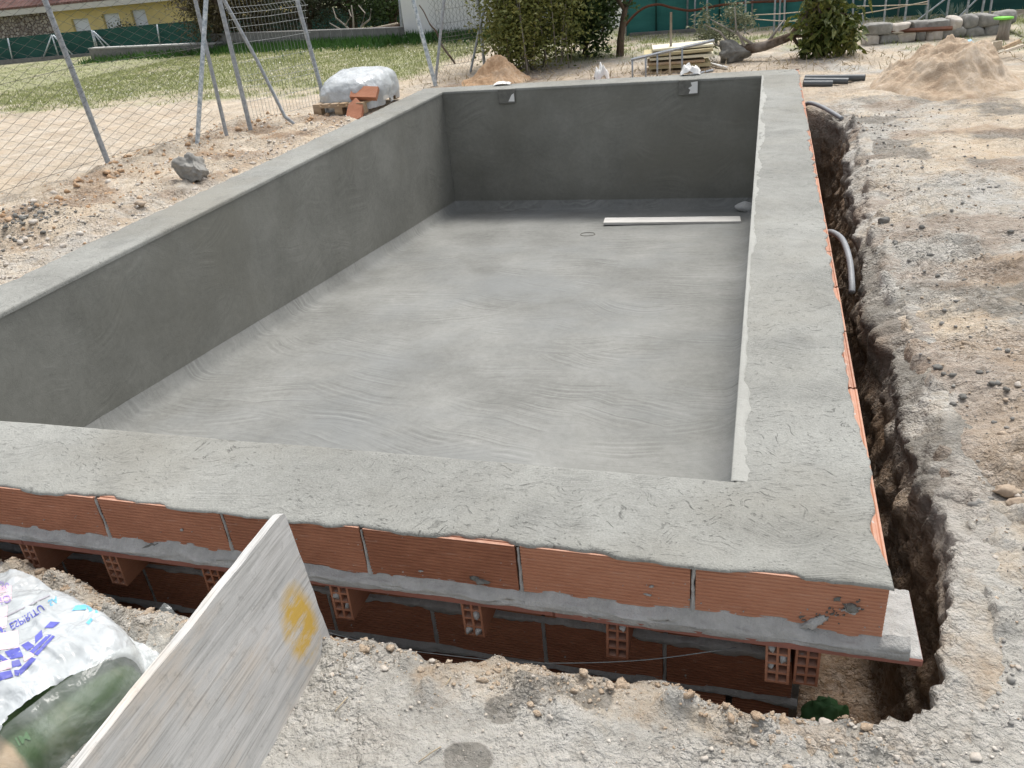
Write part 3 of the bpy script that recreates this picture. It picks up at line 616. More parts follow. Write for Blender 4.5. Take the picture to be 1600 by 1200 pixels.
# ------------------------------------------------------------------ things lying in and on the pool
def plank_obj(name, a, b, w, th, mat, label, cat, zoff=0, warp=.004, group=None, tilt=0):
    a = np.asarray(a, float); b = np.asarray(b, float); d = b - a; ln = np.linalg.norm(d); n = 24
    xs = np.linspace(0, ln, n); V = []
    for (y, z) in ((-w/2, 0), (w/2, 0), (w/2, th), (-w/2, th)):
        V.append(np.stack([xs, np.full(n, y) + .004*fbm(xs*4, y*50, z*90, 2), np.full(n, z) + warp*fbm(xs*1.2, 1, 1, 2)], -1))
    V = np.stack(V, 1); F = [tuple(int(i) for i in f) for f in gridF(n, 4)] + [(i*4+3, (i+1)*4+3, (i+1)*4, i*4) for i in range(n-1)] + [(0,1,2,3), tuple((n-1)*4+k for k in (3,2,1,0))]
    o = link(name, mesh(name, V.reshape(-1, 3), F, mat)); x = Vector(d).normalized(); z = Vector((0,0,1)); y = z.cross(x).normalized(); z = x.cross(y)
    m = Matrix((x, y, z)).transposed().to_4x4() @ Matrix.Rotation(tilt, 4, 'X'); m.translation = Vector(a) + Vector((0,0,zoff)); o.matrix_world = m
    return setp(o, label, cat, group)
fz = lambda x, y: float(floor_z(np.array(float(x)), np.array(float(y))))
plank_obj('plank', (-1.765, 7.39, fz(-1.76, 7.39)+.02), (-.165, 7.52, fz(-.4, 7.52)+.006), .20, .028, M['plank'], 'weathered pale plank lying flat on the pool floor', 'plank')
V, F = rock_v(71, 4, .22, .2); V = V * np.array([.13, .075, .065]); V[:,2] = np.maximum(V[:,2], -.05); o = link('cement_sack', nmesh('cement_sack', V, F, M['slab_floor'], True)); o.location = (-.13, 8.07, fz(-.2, 8.05) + .055); o.rotation_euler = (0,.05,-.12)
setp(o, 'small lumpy grey cement-crusted sack in the far corner of the pool floor', 'sack')
def scrap(name, loc_, sx, sy, hz, seed, mat, label, cat, rz=0, group=None):
    n = 14; a = np.linspace(-1, 1, n); A, B = np.meshgrid(a, a, indexing='ij'); r_ = 1 + .25*fbm(A*2, B*2, seed, 2)
    z = hz * (.35 + .8*np.abs(fbm(A*1.7, B*1.7, seed+3, 3))) * sstep(1.5, .6, np.hypot(A, B)) * 1.6
    top = np.stack([A*sx/2*r_, B*sy/2*r_, z + .003], -1).reshape(-1, 3); bot = top.copy(); bot[:,2] -= .002
    F1 = gridF(n, n); F2 = F1[:, ::-1] + n*n
    o = link(name, nmesh(name, np.concatenate([top, bot]), np.concatenate([F1, F2]), mat, False)); o.location = loc_; o.rotation_euler = (0,0,rz); return setp(o, label, cat, group)
scrap('paper_scrap', (-3.27, 8.60, .004), .22, .12, .03, 4, M['paper'], 'flat white paper scrap on the far rim by the orange sand heap', 'paper', .1)
scrap('paper_bag', (-.86, 8.60, .004), .24, .13, .09, 9, M['paper'], 'crumpled white paper bag on the far rim by the foot of the ladder', 'paper', .1)
scrap('paper_scrap', (-2.0, 8.85, gz(-2.0, 8.85) - .005), .20, .14, .2, 15, M['paper'], 'torn white paper sheet behind the far rim in front of the leafy bush', 'paper', .5)

# ------------------------------------------------------------------ board standing on edge in front
def make_board():
    A = np.array([-1.140, -.628, -.29]); top = np.array([-1.205, -.60, .190]); near = np.array([-1.10, -1.9, -.28])
    h = np.linalg.norm(top - A); ln = np.linalg.norm(near - A); y = -(near - A) / ln; z = (top - A); z = z - y * (z @ y); z /= np.linalg.norm(z); x = np.cross(y, z)
    th = .027; ny, nz = 60, 22; V = []
    # local: origin at far lower corner; length runs along -y, height along z, thickness along -x
    ys = -np.linspace(0, ln, ny); zs = np.linspace(0, h, nz); YY, ZZ = np.meshgrid(ys, zs, indexing='ij')
    ed = .004*fbm(ZZ*20, YY*20, 3, 2); shear = (top - A) @ y
    Y2 = YY + shear * ZZ / h + np.where(YY > -.001, ed, 0); Z2 = ZZ + np.where(ZZ > h-.001, .004*fbm(YY*9, 1, 5, 3), 0)
    cut = sstep(h-.02, h, ZZ) * (YY > -.002); Y2 = Y2 - cut*.006; Z2 = Z2 - cut * .006
    bow = .006*fbm(YY*1.2, ZZ*2, 8, 2)
    f = np.stack([bow, Y2, Z2], -1).reshape(-1, 3); b = np.stack([bow - th, Y2, Z2], -1).reshape(-1, 3)
    N = ny*nz; V = np.concatenate([f, b]); G = gridF(ny, nz); F = [tuple(q[::-1]) for q in G.tolist()] + [tuple(q) for q in (G + N).tolist()]
    for i in range(ny-1):
        for j in (0, nz-1):
            a, c = i*nz+j, (i+1)*nz+j; F.append((a, c, c+N, a+N) if j == 0 else (a+N, c+N, c, a))
    for j in range(nz-1):
        for i in (0, ny-1):
            a, c = i*nz+j, i*nz+j+1; F.append((a+N, c+N, c, a) if i == 0 else (a, c, c+N, a+N))
    o = link('formwork_board', mesh('formwork_board', V, F, M['board']))
    m = Matrix([list(x)+[0], list(y)+[0], list(z)+[0], [0,0,0,1]]).transposed(); m.translation = Vector(A); o.matrix_world = m
    bm = bmesh.new(); bm.from_mesh(o.data); bmesh.ops.recalc_face_normals(bm, faces=bm.faces[:]); bm.to_mesh(o.data); bm.free()
    setp(o, 'large stained grey-brown formwork board with a yellow paint patch standing on its edge', 'board')
make_board()

# ------------------------------------------------------------------ sacks under printed plastic beside the board
def m_plastic(name, col, alpha_like, rough=.25):
    t = NT(name); n = t.noise(11, 3, .5, dist=.5); n2 = t.noise(4.5, 3, .5, dist=1.2)
    t.done(col, rough, t.bump(t.math('ADD', n, t.math('MULTIPLY', n2, 1.5)), .8, .02), .5)
    tr = t.n.new('ShaderNodeBsdfTransparent'); mx = t.n.new('ShaderNodeMixShader'); cr = t.rng(n2, .35, .7, alpha_like - .12, min(1, alpha_like + .15))
    t.L(cr, mx.inputs[0]); t.L(tr.outputs[0], mx.inputs[1]); t.L(t.b.outputs[0], mx.inputs[2]); t.L(mx.outputs[0], t.out.inputs[0]); return t.m
M['film'] = m_plastic('white_film', (.52,.55,.56), .84)
M['film_clear'] = m_plastic('clear_film', (.60,.64,.62), .17, .12)
def m_sackpaper():
    t = NT('sack_paper'); sx = t.sepv(t.co); n = t.noise(6, 5, .65); f = t.math('ADD', sx[0], t.math('MULTIPLY', n, .03))
    c = t.mix(t.rng(f, -.06, -.045), (.40,.30,.19), (.05,.10,.03)); c = t.mix(t.rng(t.noise(9, 5, .7), .5, .72, 0, .4), c, (.20,.20,.10))
    return t.done(c, .55, t.bump(t.noise(7, 4, .6, dist=1.), .6, .02), .4)
M['sack_paper'] = m_sackpaper()
M['ink_blue'] = m_simple('ink_blue', (.10,.11,.42), .45, .25, 20); M['ink_sky'] = m_simple('ink_sky', (.16,.48,.70), .45, .2, 20); M['ink_pink'] = m_simple('ink_pink', (.74,.52,.57), .45, .15, 12); M['ink_violet'] = m_simple('ink_violet', (.30,.24,.50), .45, .2, 20); M['ink_green'] = m_simple('ink_green', (.08,.19,.07), .5, .2, 20); M['ink_grey'] = m_simple('ink_grey', (.36,.34,.38), .5, .2, 20)
SC = np.array([-2.0, -1.07, -.285])
sdir = np.array([.28, .96, 0]); sdir /= np.linalg.norm(sdir); sper = np.array([sdir[1], -sdir[0], 0])     # sdir along the sack towards its far end, sper towards the board
sack_root = setp(empty('cement_sacks', tuple(SC)), 'heap of green and brown paper sacks wrapped in white printed plastic film', 'sacks')
m4 = Matrix([list(sdir)+[0], list(-sper)+[0], [0,0,1,0], [0,0,0,1]]).transposed(); m4.translation = Vector(SC); sack_root.matrix_world = m4
def pillow(a, b, h, seed, nu=90, nv=60, vmax=math.pi/2, wr=.012):
    """flattened super-ellipsoid dome, base at z=0"""
    u = np.linspace(0, 2*math.pi, nu, endpoint=False); v = np.linspace(0, vmax, nv); U, V_ = np.meshgrid(u, v, indexing='ij')
    sg = lambda c, p: np.sign(c) * np.abs(c)**p
    x = a * sg(np.cos(U), .55) * sg(np.cos(V_), .45); y = b * sg(np.sin(U), .55) * sg(np.cos(V_), .45); z = h * sg(np.sin(V_), .55)
    k = 1 + wr/min(a, b) * fbm(x*5, y*5, z*5 + seed, 3)*1.4
    return x*k, y*k, z*(1 + .12*fbm(x*3, y*3, seed, 2)), U
x, y, z, _ = pillow(.34, .36, .15, 3); sp = link('sack', nmesh('sack', np.stack([x, y, z], -1).reshape(-1, 3), gridF(90, 60, True), M['sack_paper'], True), None, sack_root)
# white film over the top: ends above the sack side towards the board
nu, nv = 170, 110; fu = np.linspace(-.50, .37, nu); fv = np.linspace(-.42, .60, nv); FU, FV = np.meshgrid(fu, fv, indexing='ij')     # local x, local y (+y away from the board)
def sack_top(x, y):
    rr = np.clip((np.abs(x)/.36)**3.2 + (np.abs(y)/.38)**3.2, 0, 1.5); return .192 * np.clip(1 - rr, 0, 1)**.33
edge = -.285 + .025*fbm(FU*3, 1, 1, 2) - .03*sstep(-.02,-.1,FU)
fz_ = sack_top(FU, FV)
fz_ = np.maximum(fz_, .04*np.exp(-(((FV-.4)/.12)**2)) + .012) 
cr = np.abs(fbm(FU*5, FV*5 + FU*2, 5, 4)); fz_ = fz_ + .028*(.35 - cr) + .030*(crumb(FU*4.5 + 3, FV*3.5, 2)-.2) + .012
keep = (FV > edge)
Vf = np.stack([FU, np.where(keep, FV, edge), np.where(keep, fz_, fz_)], -1)
fz2 = sack_top(FU, np.maximum(FV, edge)) 
Vf[...,2] = np.maximum(Vf[...,2], .012)
G = gridF(nu, nv); kv = keep.reshape(-1); G = G[kv[G].any(1)]
film = link('plastic_film', nmesh('plastic_film', Vf.reshape(-1, 3), G, M['film'], True), None, sack_root)
# clear film skirt hanging over the side and a loose flap at the far end
nu2, nv2 = 110, 26; cu = np.linspace(-.45, .46, nu2); CU, CV = np.meshgrid(cu, np.linspace(0, 1, nv2), indexing='ij')
yy = lerp(-.28, -.41, CV**.8) + .012*fbm(CU*7, CV*3, 5, 3); ztop = sack_top(CU*.9, CU*0 - .28) + .012; flap = sstep(.28, .46, CU)
zz = lerp(np.maximum(ztop, .06 + .08*flap), .004, CV**1.5) + .012*fbm(CU*14, CV*4, 8, 3) * np.sin(math.pi*CV) + .006
yy = yy + .05*flap; CUx = CU + .02*fbm(CU*6, CV*4, 2, 2)
link('clear_film', nmesh('clear_film', np.stack([CUx, yy, zz], -1).reshape(-1, 3), gridF(nu2, nv2), M['film_clear'], True), None, sack_root)
bpy.context.view_layer.update()
fme = film.data; fw = [m4 @ v.co for v in fme.vertices]; bvh = BVHTree.FromPolygons(fw, [tuple(p.vertices) for p in fme.polygons])
swm = [m4 @ v.co for v in sp.data.vertices]; bvh_s = BVHTree.FromPolygons(swm, [tuple(p.vertices) for p in sp.data.polygons])
m4i = m4.inverted()
def print_px(name, V2, F, mat, parent, tree, off=.003):
    out = []; ok = []
    for (u, v) in V2:
        d = Vector(ray(u, v)).normalized(); h_ = tree.ray_cast(Vector(CAM_O), d)
        if h_[0] is None: out.append((0,0,0)); ok.append(False)
        else: out.append(tuple(m4i @ (h_[0] - d*off))); ok.append(True)
    F = [f for f in F if all(ok[i] for i in f)]
    if F: return link(name, mesh(name, out, F, mat, True), None, parent)
def quad_px(name, q, mat, tree=None, parent=None, n=9):
    q = np.array(q, float); V2 = []; 
    for i in range(n):
        for j in range(n):
            s, t_ = i/(n-1), j/(n-1); V2.append((q[0]*(1-s) + q[1]*s)*(1-t_) + (q[3]*(1-s) + q[2]*s)*t_)
    return print_px(name, V2, [tuple(f) for f in gridF(n, n).tolist()], mat, parent or film, tree or bvh)
def text_px(name, txt, o, ang, size, mat, flip=-1, tree=None, parent=None, bend=0, sx=1.0):
    cu_ = bpy.data.curves.new('t', 'FONT'); cu_.body = txt; cu_.size = 1; cu_.resolution_u = 3; cu_.offset = .012; to = bpy.data.objects.new('t', cu_); COL.objects.link(to)
    dg = bpy.context.evaluated_depsgraph_get(); me = bpy.data.meshes.new_from_object(to.evaluated_get(dg)); bpy.data.objects.remove(to)
    bm = bmesh.new(); bm.from_mesh(me); bmesh.ops.triangulate(bm, faces=bm.faces[:]); bmesh.ops.subdivide_edges(bm, edges=[e_ for e_ in bm.edges if e_.calc_length() > .25], cuts=1); bmesh.ops.triangulate(bm, faces=bm.faces[:])
    V2 = []
    for v in bm.verts:
        X = v.co.x * size * sx; Y = v.co.y * size * flip; a = ang + bend * X
        am = ang + bend * X / 2; V2.append((o[0] + X*math.cos(am) + Y*math.sin(a), o[1] + X*math.sin(am) - Y*math.cos(a)))
    F = [tuple(v.index for v in f.verts) for f in bm.faces]; bm.free(); bpy.data.meshes.remove(me)
    return print_px(name, V2, F, mat, parent or film, tree or bvh)
quad_px('print_pink', [(-6,915),(18,915),(18,938),(-6,942)], M['ink_pink']); quad_px('print_pink', [(-6,952),(12,946),(10,980),(-6,985)], M['ink_pink']); quad_px('print_pink', [(-6,990),(28,985),(30,1012),(-6,1016)], M['ink_pink']); quad_px('print_pink', [(-6,1036),(16,1030),(17,1044),(-6,1050)], M['ink_pink']); quad_px('print_pink', [(36,1026),(48,1019),(54,1024),(38,1034)], M['ink_pink'])
text_px('lettering', 'VE30', (-17,911), -.02, 15, M['ink_violet']); text_px('lettering', 'un', (-2,908), 0, 8, M['ink_violet'])
text_px('lettering', 'BARRIO', (-42,944), -.26, 17, M['ink_violet'])
quad_px('print_line', [(-5,968.5),(77,929),(78,930.5),(-5,970.5)], M['ink_grey'])
text_px('lettering', 'IMI', (-12,980), -.16, 16, M['ink_blue']); text_px('lettering', 'ESPIRITU', (13,975), -.46, 15.5, M['ink_blue'], bend=-.003); text_px('lettering', 'SA', (74,939), -.5, 14, M['ink_sky'])
for q in ([(-5,1021),(-3,1020),(13,1031),(-5,1035)], [(7,1018),(30,1011),(37,1026),(16,1030)], [(33,1008),(44,1002),(54,1009),(43,1017)], [(54.5,994),(65,984),(67,994),(55,1006)], [(69,981),(79,971),(94,972),(83,981)], [(46,1018),(74,991.5),(81,991.5),(52,1021)], [(53,1022),(82,992.5),(86,994),(59,1024)], [(18,1033),(30,1030),(34,1040),(19,1043)], [(49,1027),(57,1029),(32,1055),(30,1046)], [(22,1047),(32,1046),(29,1056),(23,1055)], [(-5,1052),(17,1047),(21,1057),(-5,1065)]):
    quad_px('print_logo', q, M['ink_blue'])
for q in ([(112,954),(118,946),(136,944),(135,952)], [(134,943),(142,943),(144,954),(140,956)], [(148,944),(154,946),(153,957),(149,958)], [(134,973),(142,965),(145,968),(139,976)]):
    quad_px('print_emblem', q, M['ink_sky'])
text_px('lettering', 'IM', (28,1166), -.5, 20, M['ink_green'], flip=1, tree=bvh_s, parent=sp, sx=1.2)

# ------------------------------------------------------------------ wires, conduits, rags
def wire(name, pts, r, mat, label, cat, n=6, sub=6, group=None, smooth=True):
    pts = [np.asarray(p, float) for p in pts]; out = []
    for i in range(len(pts)-1):
        p0 = pts[max(i-1,0)]; p1 = pts[i]; p2 = pts[i+1]; p3 = pts[min(i+2,len(pts)-1)]
        for k in range(sub):
            t = k/sub; out.append(.5*((2*p1) + (-p0+p2)*t + (2*p0-5*p1+4*p2-p3)*t*t + (-p0+3*p1-3*p2+p3)*t**3))
    out.append(pts[-1]); V, F = tube_vf(out, r, n); o = link(name, mesh(name, V, F, mat, smooth)); return setp(o, label, cat, group)
wire('tie_wire', [hit(u, v, 1, y) for u, v, y in ((500,985,-.50),(600,1010,-.49),(700,1024,-.48),(800,1034,-.47),(900,1036,-.46),(1010,1031,-.44),(1110,1018,-.41),(1150,1012,-.37))], .0016, M['wire_pale'], 'thin steel wire sagging across the trench below the rim', 'wire')
wire('conduit', [(.40,2.83,-.13),(.45,2.77,-.10),(.50,2.63,-.10),(.525,2.42,-.14),(.53,2.25,-.20),(.53,2.18,-.24)], .017, M['hose'], 'short bent grey conduit sticking out of the brick rim into the trench', 'pipe', 10)
wire('conduit', [(.40,6.78,-.11),(.46,6.72,-.06),(.56,6.58,-.07),(.66,6.40,-.10),(.74,6.25,-.13)], .02, M['hose'], 'grey conduit bridging the narrow end of the trench near the sand mound', 'pipe', 10)
for k, (a, b, r_, lab) in enumerate([((.47,8.28),(1.10,8.13),.035,'longest of three dark grey drain pipes lying on the ground beside the rim corner'), ((.45,8.10),(.92,8.05),.033,'middle dark grey drain pipe lying among three beside the rim corner'), ((.44,7.94),(.75,7.96),.033,'shortest dark grey drain pipe with an open end beside the rim corner')]):
    z = gz(*a) + r_; z2 = gz(*b) + r_; m = MB(); m.tube([(a[0],a[1],z),(b[0],b[1],z2)], r_, 14, cap=False); m.tube([(a[0],a[1],z),(b[0],b[1],z2)], r_*.88, 14, cap=False)
    setp(m.build('drain_pipe', M['pvc'], None, True), lab, 'pipe')
for k, (c, s, mt, lab) in enumerate([((.315,-.30,-.66), (.11,.12,.17), 'green_sack', 'crumpled green sack stuffed in the trench below the rim corner'), ((.27,-.36,-.76), (.16,.12,.12), 'teal_sack', 'crumpled teal plastic sack in the trench under the green sack')]):
    V, F = rock_v(90+k, 4, .75, .4); V = V * (1 + .25*np.abs(fbm(V[:,0]*5, V[:,1]*5, V[:,2]*5, 3)))[:,None] * np.array(s) * .55; o = link('rag', nmesh('rag', V, F, M[mt], True)); o.name = 'plastic_sack'; o.location = c; setp(o, lab, 'sack')

# ------------------------------------------------------------------ crumbling outer wall of the side trench
def trench_wall():
    pl_ = [(.10,-.66),(.37,-.62),(.5,-.55),(.61,-.36),(.645,-.1),(.63,.2),(.575,.46),(.59,.8),(.62,1.1),(.60,1.6),(.575,2.1),(.60,2.7),(.62,3.2),(.66,4.2),(.70,5),(.74,5.6),(.755,6),(.70,6.4),(.55,6.62),(.34,6.70)]
    pl_ = np.array(pl_); sl = np.concatenate([[0], np.cumsum(np.linalg.norm(np.diff(pl_, axis=0), axis=1))]); n = 620; ss = np.linspace(0, sl[-1], n)
    px = np.interp(ss, sl, pl_[:,0]); py = np.interp(ss, sl, pl_[:,1]); k_ = np.ones(9)/9
    sm = lambda a: np.convolve(np.pad(a, 4, mode='edge'), k_, 'valid'); px, py = sm(px), sm(py); tx, ty = np.gradient(px), np.gradient(py); l_ = np.hypot(tx, ty); ox, oy = ty/l_, -tx/l_     # outward normal (away from the pool)
    m = 64; tt = np.linspace(0, 1, m); V = []
    for t in tt:
        if t < .3: o_ = lerp(.34, .0, (t/.3)**.8)
        else: o_ = lerp(0, -.05, (t-.3)/.7)
        x_ = px + ox*o_; y_ = py + oy*o_; zt = base_h(px + ox*.2, py + oy*.2) - .004 + .02*sstep(.5, -.1, py)
        q = np.clip((t-.06)/.94, 0, 1); z_ = zt - .11*sstep(.12, .32, t)*(1 - .9*sstep(.5, -.2, py)) - np.clip(t-.3, 0, 1)/.7*1.0
        a_ = sstep(.04, .26, t); nz = .085*fbm(x_*3.2, y_*3.2, z_*3.2, 4) + .035*crumb(x_*8, y_*8, z_*8+4)*(.6+.4*a_) + .02*fbm(x_*26, y_*26, z_*26, 3)
        zz = z_ + a_*(.03*fbm(x_*7, y_*7, 3, 4) + .02*np.abs(fbm(x_*18, y_*18, 5, 3))) - (1-a_)*.045
        V.append(np.stack([x_ + ox*nz*a_, y_ + oy*nz*a_, zz], -1))
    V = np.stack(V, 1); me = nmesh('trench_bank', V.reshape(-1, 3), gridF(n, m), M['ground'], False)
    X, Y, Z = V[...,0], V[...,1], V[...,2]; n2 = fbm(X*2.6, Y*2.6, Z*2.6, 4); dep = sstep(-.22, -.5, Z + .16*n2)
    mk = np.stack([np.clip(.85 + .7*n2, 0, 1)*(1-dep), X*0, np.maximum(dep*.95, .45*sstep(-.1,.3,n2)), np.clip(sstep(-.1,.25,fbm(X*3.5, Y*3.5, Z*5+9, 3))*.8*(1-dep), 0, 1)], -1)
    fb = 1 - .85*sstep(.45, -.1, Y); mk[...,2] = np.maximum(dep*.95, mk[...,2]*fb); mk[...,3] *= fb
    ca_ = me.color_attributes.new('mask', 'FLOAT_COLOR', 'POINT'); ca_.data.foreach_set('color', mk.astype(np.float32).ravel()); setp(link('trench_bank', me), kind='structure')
trench_wall()

# ------------------------------------------------------------------ stones and rubble
def rest(p, h): return (p[0], p[1], gz(p[0], p[1]) + h*.28)
def stone_px(u, v, wpx, mat, label, group=None, asp=(1,.8,.65), seed=0, cat='stone', sub=3, z=None):
    p = gpx(u, v); dep = np.dot(p - CAM_O, CAM_F); s = wpx * dep / FPX
    o = rock('stone', rest(p, s*asp[2]), (s*asp[0], s*asp[1], s*asp[2]), seed, M[mat], sub, .55, random.uniform(-.5,.5)); setp(o, label, cat, group); return o
b_ = stone_px(308, 284, 56, 'stone_grey', 'big grey boulder lying beside the left rim near the fence', asp=(1,.75,.8), seed=17, cat='boulder', sub=5); b_.name = 'boulder'
g = stone_px(222, 326, 22, 'stone_tan', 'flat pale stone half sunk in the sand against the left rim', seed=5, asp=(1,.7,.5))
stone_px(237, 968, 17, 'stone_tan', 'small oval tan pebble on the grey trench edge behind the plastic-wrapped sacks', seed=6, asp=(.8,1.2,.7))
stone_px(1290, 1122, 24, 'stone_pale', 'pale rounded stone on the trench lip below the rim corner', seed=8, asp=(1,.7,.5))
stone_px(1455, 752, 60, 'stone_tan', 'broken brown earth clod on the slope above the trench', seed=9, asp=(1,.7,.55), sub=4)
stone_px(1578, 760, 40, 'stone_tan', 'large tan stone at the foot of the sandy bank with smaller stones', seed=10, asp=(1,.7,.55))
stone_px(1590, 782, 36, 'stone_tan', 'blocky tan stone just below the large tan stone of the sandy bank', seed=11, asp=(1,.7,.6))
stone_px(1535, 775, 34, 'stone_grey', 'jagged grey mortar lump beside the tan stones of the sandy bank', seed=12, asp=(1,.8,.6))
stone_px(1500, 800, 30, 'clod', 'dark wet mortar lump on the slope below the sandy bank', seed=13, asp=(1,.8,.5))
stone_px(1545, 1052, 34, 'clod', 'flat dark mortar blob on the grey ground right of the rim corner', seed=14, asp=(1,.7,.3))
stone_px(1465, 1088, 30, 'clod', 'dark mortar clod on the trench edge near the rim corner', seed=15, asp=(1,.9,.5))
stone_px(1380, 340, 18, 'clod', 'dark rounded clod beside the trench near the bent conduit', seed=16)
for k, (u, v, w) in enumerate([(1508,715,12),(1520,750,12),(1548,748,11),(1588,610,13),(1592,768,10),(1470,905,12),(1555,870,10),(1560,1030,14),(1510,1052,18),(1590,1045,11),(1440,1123,16),(1385,1152,14),(1372,1165,12),(1300,1158,10),(1555,1108,11),(1525,1185,20),(1100,1185,14),(1112,1170,10),(860,1128,12),(815,1148,9),(520,1060,11),(1400,1185,12),(1545,965,14),(1480,995,12),(1330,1135,10),(600,1046,16),(675,1030,13)]):
    stone_px(u, v, w, 'stone_pale', 'pale stone lying loose on the grey ground around the trench', 'pale stones around the trench', seed=30+k, sub=2)
for k, (u, v, w) in enumerate([(1505,616,14),(1490,622,10),(1550,606,12),(1570,618,12),(1555,648,10),(1480,1075,12),(1430,508,12),(1412,560,14),(1440,575,16),(1465,572,16),(1490,585,12),(1460,620,10),(1475,580,10),(1440,360,10),(1400,372,12),(1452,398,11),(1530,585,11),(1578,365,10)]):
    stone_px(u, v, w, 'clod', 'dark grey dried mortar clod on the ground beyond the trench', 'dark clods beyond the trench', seed=80+k, sub=2)
for k, (u, v, w) in enumerate([(55,322,12),(70,328,11),(40,325,8),(50,335,10),(35,342,11),(75,332,8),(88,350,10),(42,380,13),(60,382,14),(75,374,9),(15,372,10),(100,388,12),(38,388,10),(55,352,14),(90,320,8),(210,318,9),(245,262,12),(262,258,9)]):
    stone_px(u, v, w, 'stone_pale', 'pale stone in the rubble heap between the fence and the left rim', 'pale stones in the rubble heap', seed=120+k, sub=2)
rg = np.random.default_rng(5)
def on_ground(x, y, lo=-.6):
    z = ground_h(x, y); return np.stack([x, y, z], -1), z > lo
def stuff_scatter(name, x, y, s, mat, label, cat, seed, sub=1, flat=.7):
    P, ok = on_ground(x, y); o = link(name, scatter(name, P[ok] + np.array([0,0,1.])*(s[ok]*.15)[:,None], s[ok], mat, sub, 6, seed, flat)); return setp(o, label, cat, None, 'stuff')
n = 8000; x = rg.uniform(-2.9, 1.1, n); y = rg.uniform(-1.25, -.4, n); s = .0022 * rg.pareto(2.2, n) + .0018; s = np.clip(s, .0015, .013)
stuff_scatter('gravel', x, y, s, M['stone_pale'], 'fine pale gravel strewn over the grey ground in front of the trench', 'gravel', 1)
n = 4500; x = rg.uniform(-2.9, 1.2, n); y = rg.uniform(-1.2, -.45, n); s = np.clip(.002*rg.pareto(2.2, n) + .002, .002, .012)
stuff_scatter('gravel', x, y, s, M['stone_grey'], 'fine dark grit strewn over the grey ground in front of the trench', 'gravel', 2)
n = 6500; y = rg.uniform(-.6, 6.5, n); x = .62 + rg.exponential(.6, n); s = np.clip(.0035*rg.pareto(2.1, n) + .003, .003, .03)
stuff_scatter('crumbs', x, y, s, M['stone_grey'], 'grey mortar crumbs scattered over the ground along the trench', 'rubble', 3)
n = 4500; y = rg.uniform(-.6, 6.5, n); x = .62 + rg.exponential(.7, n); s = np.clip(.0035*rg.pareto(2.1, n) + .003, .003, .03)
stuff_scatter('crumbs', x, y, s, M['stone_tan'], 'sandy crumbs scattered over the ground along the trench', 'rubble', 4)
n = 700; x = rg.normal(-5.3, .22, n); y = rg.normal(2.6, .26, n); s = np.clip(.010*rg.pareto(2.2, n) + .008, .008, .055)
stuff_scatter('rubble', x, y, s, M['clod'], 'dark mortar rubble heaped between the fence and the left rim', 'rubble', 5)
n = 2600; y = rg.uniform(.9, 8, n); x = -4.5 - rg.exponential(.6, n); s = np.clip(.010*rg.pareto(2.3, n) + .008, .008, .06)
stuff_scatter('crumbs', x, y, s, M['stone_pale'], 'pale crumbs scattered over the sand beside the left rim', 'rubble', 6)
n = 1500; y = rg.uniform(1.5, 7.4, n); x = rg.normal(-5.7, .45, n); s = np.clip(.012*rg.pareto(2.1, n) + .01, .008, .08)
stuff_scatter('clods', x, y, s, M['sand_orange'], 'orange earth clods in the ridge along the fence posts', 'soil', 7)
# lumpy crust right on the trench lip
n = 1500; x = rg.uniform(-2.7, .62, n); y = np.interp(x, POLY[2:14,0], POLY[2:14,1]) - rg.exponential(.05, n); s = np.clip(.004*rg.pareto(2.0, n) + .004, .004, .032)
stuff_scatter('clods', x, y, s, M['sand'], 'sandy crumbling clods along the lip of the front trench', 'soil', 8, 2)
for k, (u0, v0, u1, v1) in enumerate([(545,1095,525,1118),(690,1172,655,1194),(705,1060,697,1075)]):
    a = gpx(u0, v0); b = gpx(u1, v1); a[2] = gz(a[0],a[1])+.006; b[2] = gz(b[0],b[1])+.006
    wire('twig', [a, (a+b)/2 + np.array([.003,.002,.004]), b], .0016, M['straw'], 'thin dry straw stalk lying on the grey ground', 'twig', 5, 3, 'dry stalks on the front ground')

# ------------------------------------------------------------------ heaps
def heap(name, c, rx, ry, h, mat, label, seed, ridge=0):
    n = 120; a = np.linspace(-1.25, 1.25, n); A, B = np.meshgrid(a, a, indexing='ij'); r_ = np.hypot(A, B) * (1 + .22*fbm(A*1.6, B*1.6, seed, 2))
    px = c[0] + A*rx; py = c[1] + B*ry; g_ = ground_h(px, py)
    z = h * np.clip(1.02 - r_, 0, 1) ** 1.0; z = z * (1 + .7*fbm(A*2.0, B*2.0, seed+2, 3)) - h*.13*(1 - np.abs(crumb(A*3.2 + B*1.5, B*3.2, seed+8)))*sstep(1,.7,r_) + sstep(1.05, .8, r_) * (.05*h*fbm(A*9, B*9, seed+5, 3) + .03*h*np.abs(fbm(A*5, B*12, seed, 3)))
    zz = g_ - .03 + z + .03*sstep(1.05, .95, r_)
    o = link(name, nmesh(name, np.stack([px - c[0], py - c[1], zz - c[2]], -1).reshape(-1, 3), gridF(n, n), mat, True)); o.location = c; return setp(o, label, 'sand heap')
heap('sand_heap', (1.84, 7.7, -.1), .72, .85, .56, M['sand'], 'large pale sand mound on the open ground beside the drain pipes', 3)
heap('sand_heap', (-3.66, 9.62, -.1), .50, .5, .33, M['sand_orange'], 'small orange sand heap behind the far rim in front of the reeds', 9)

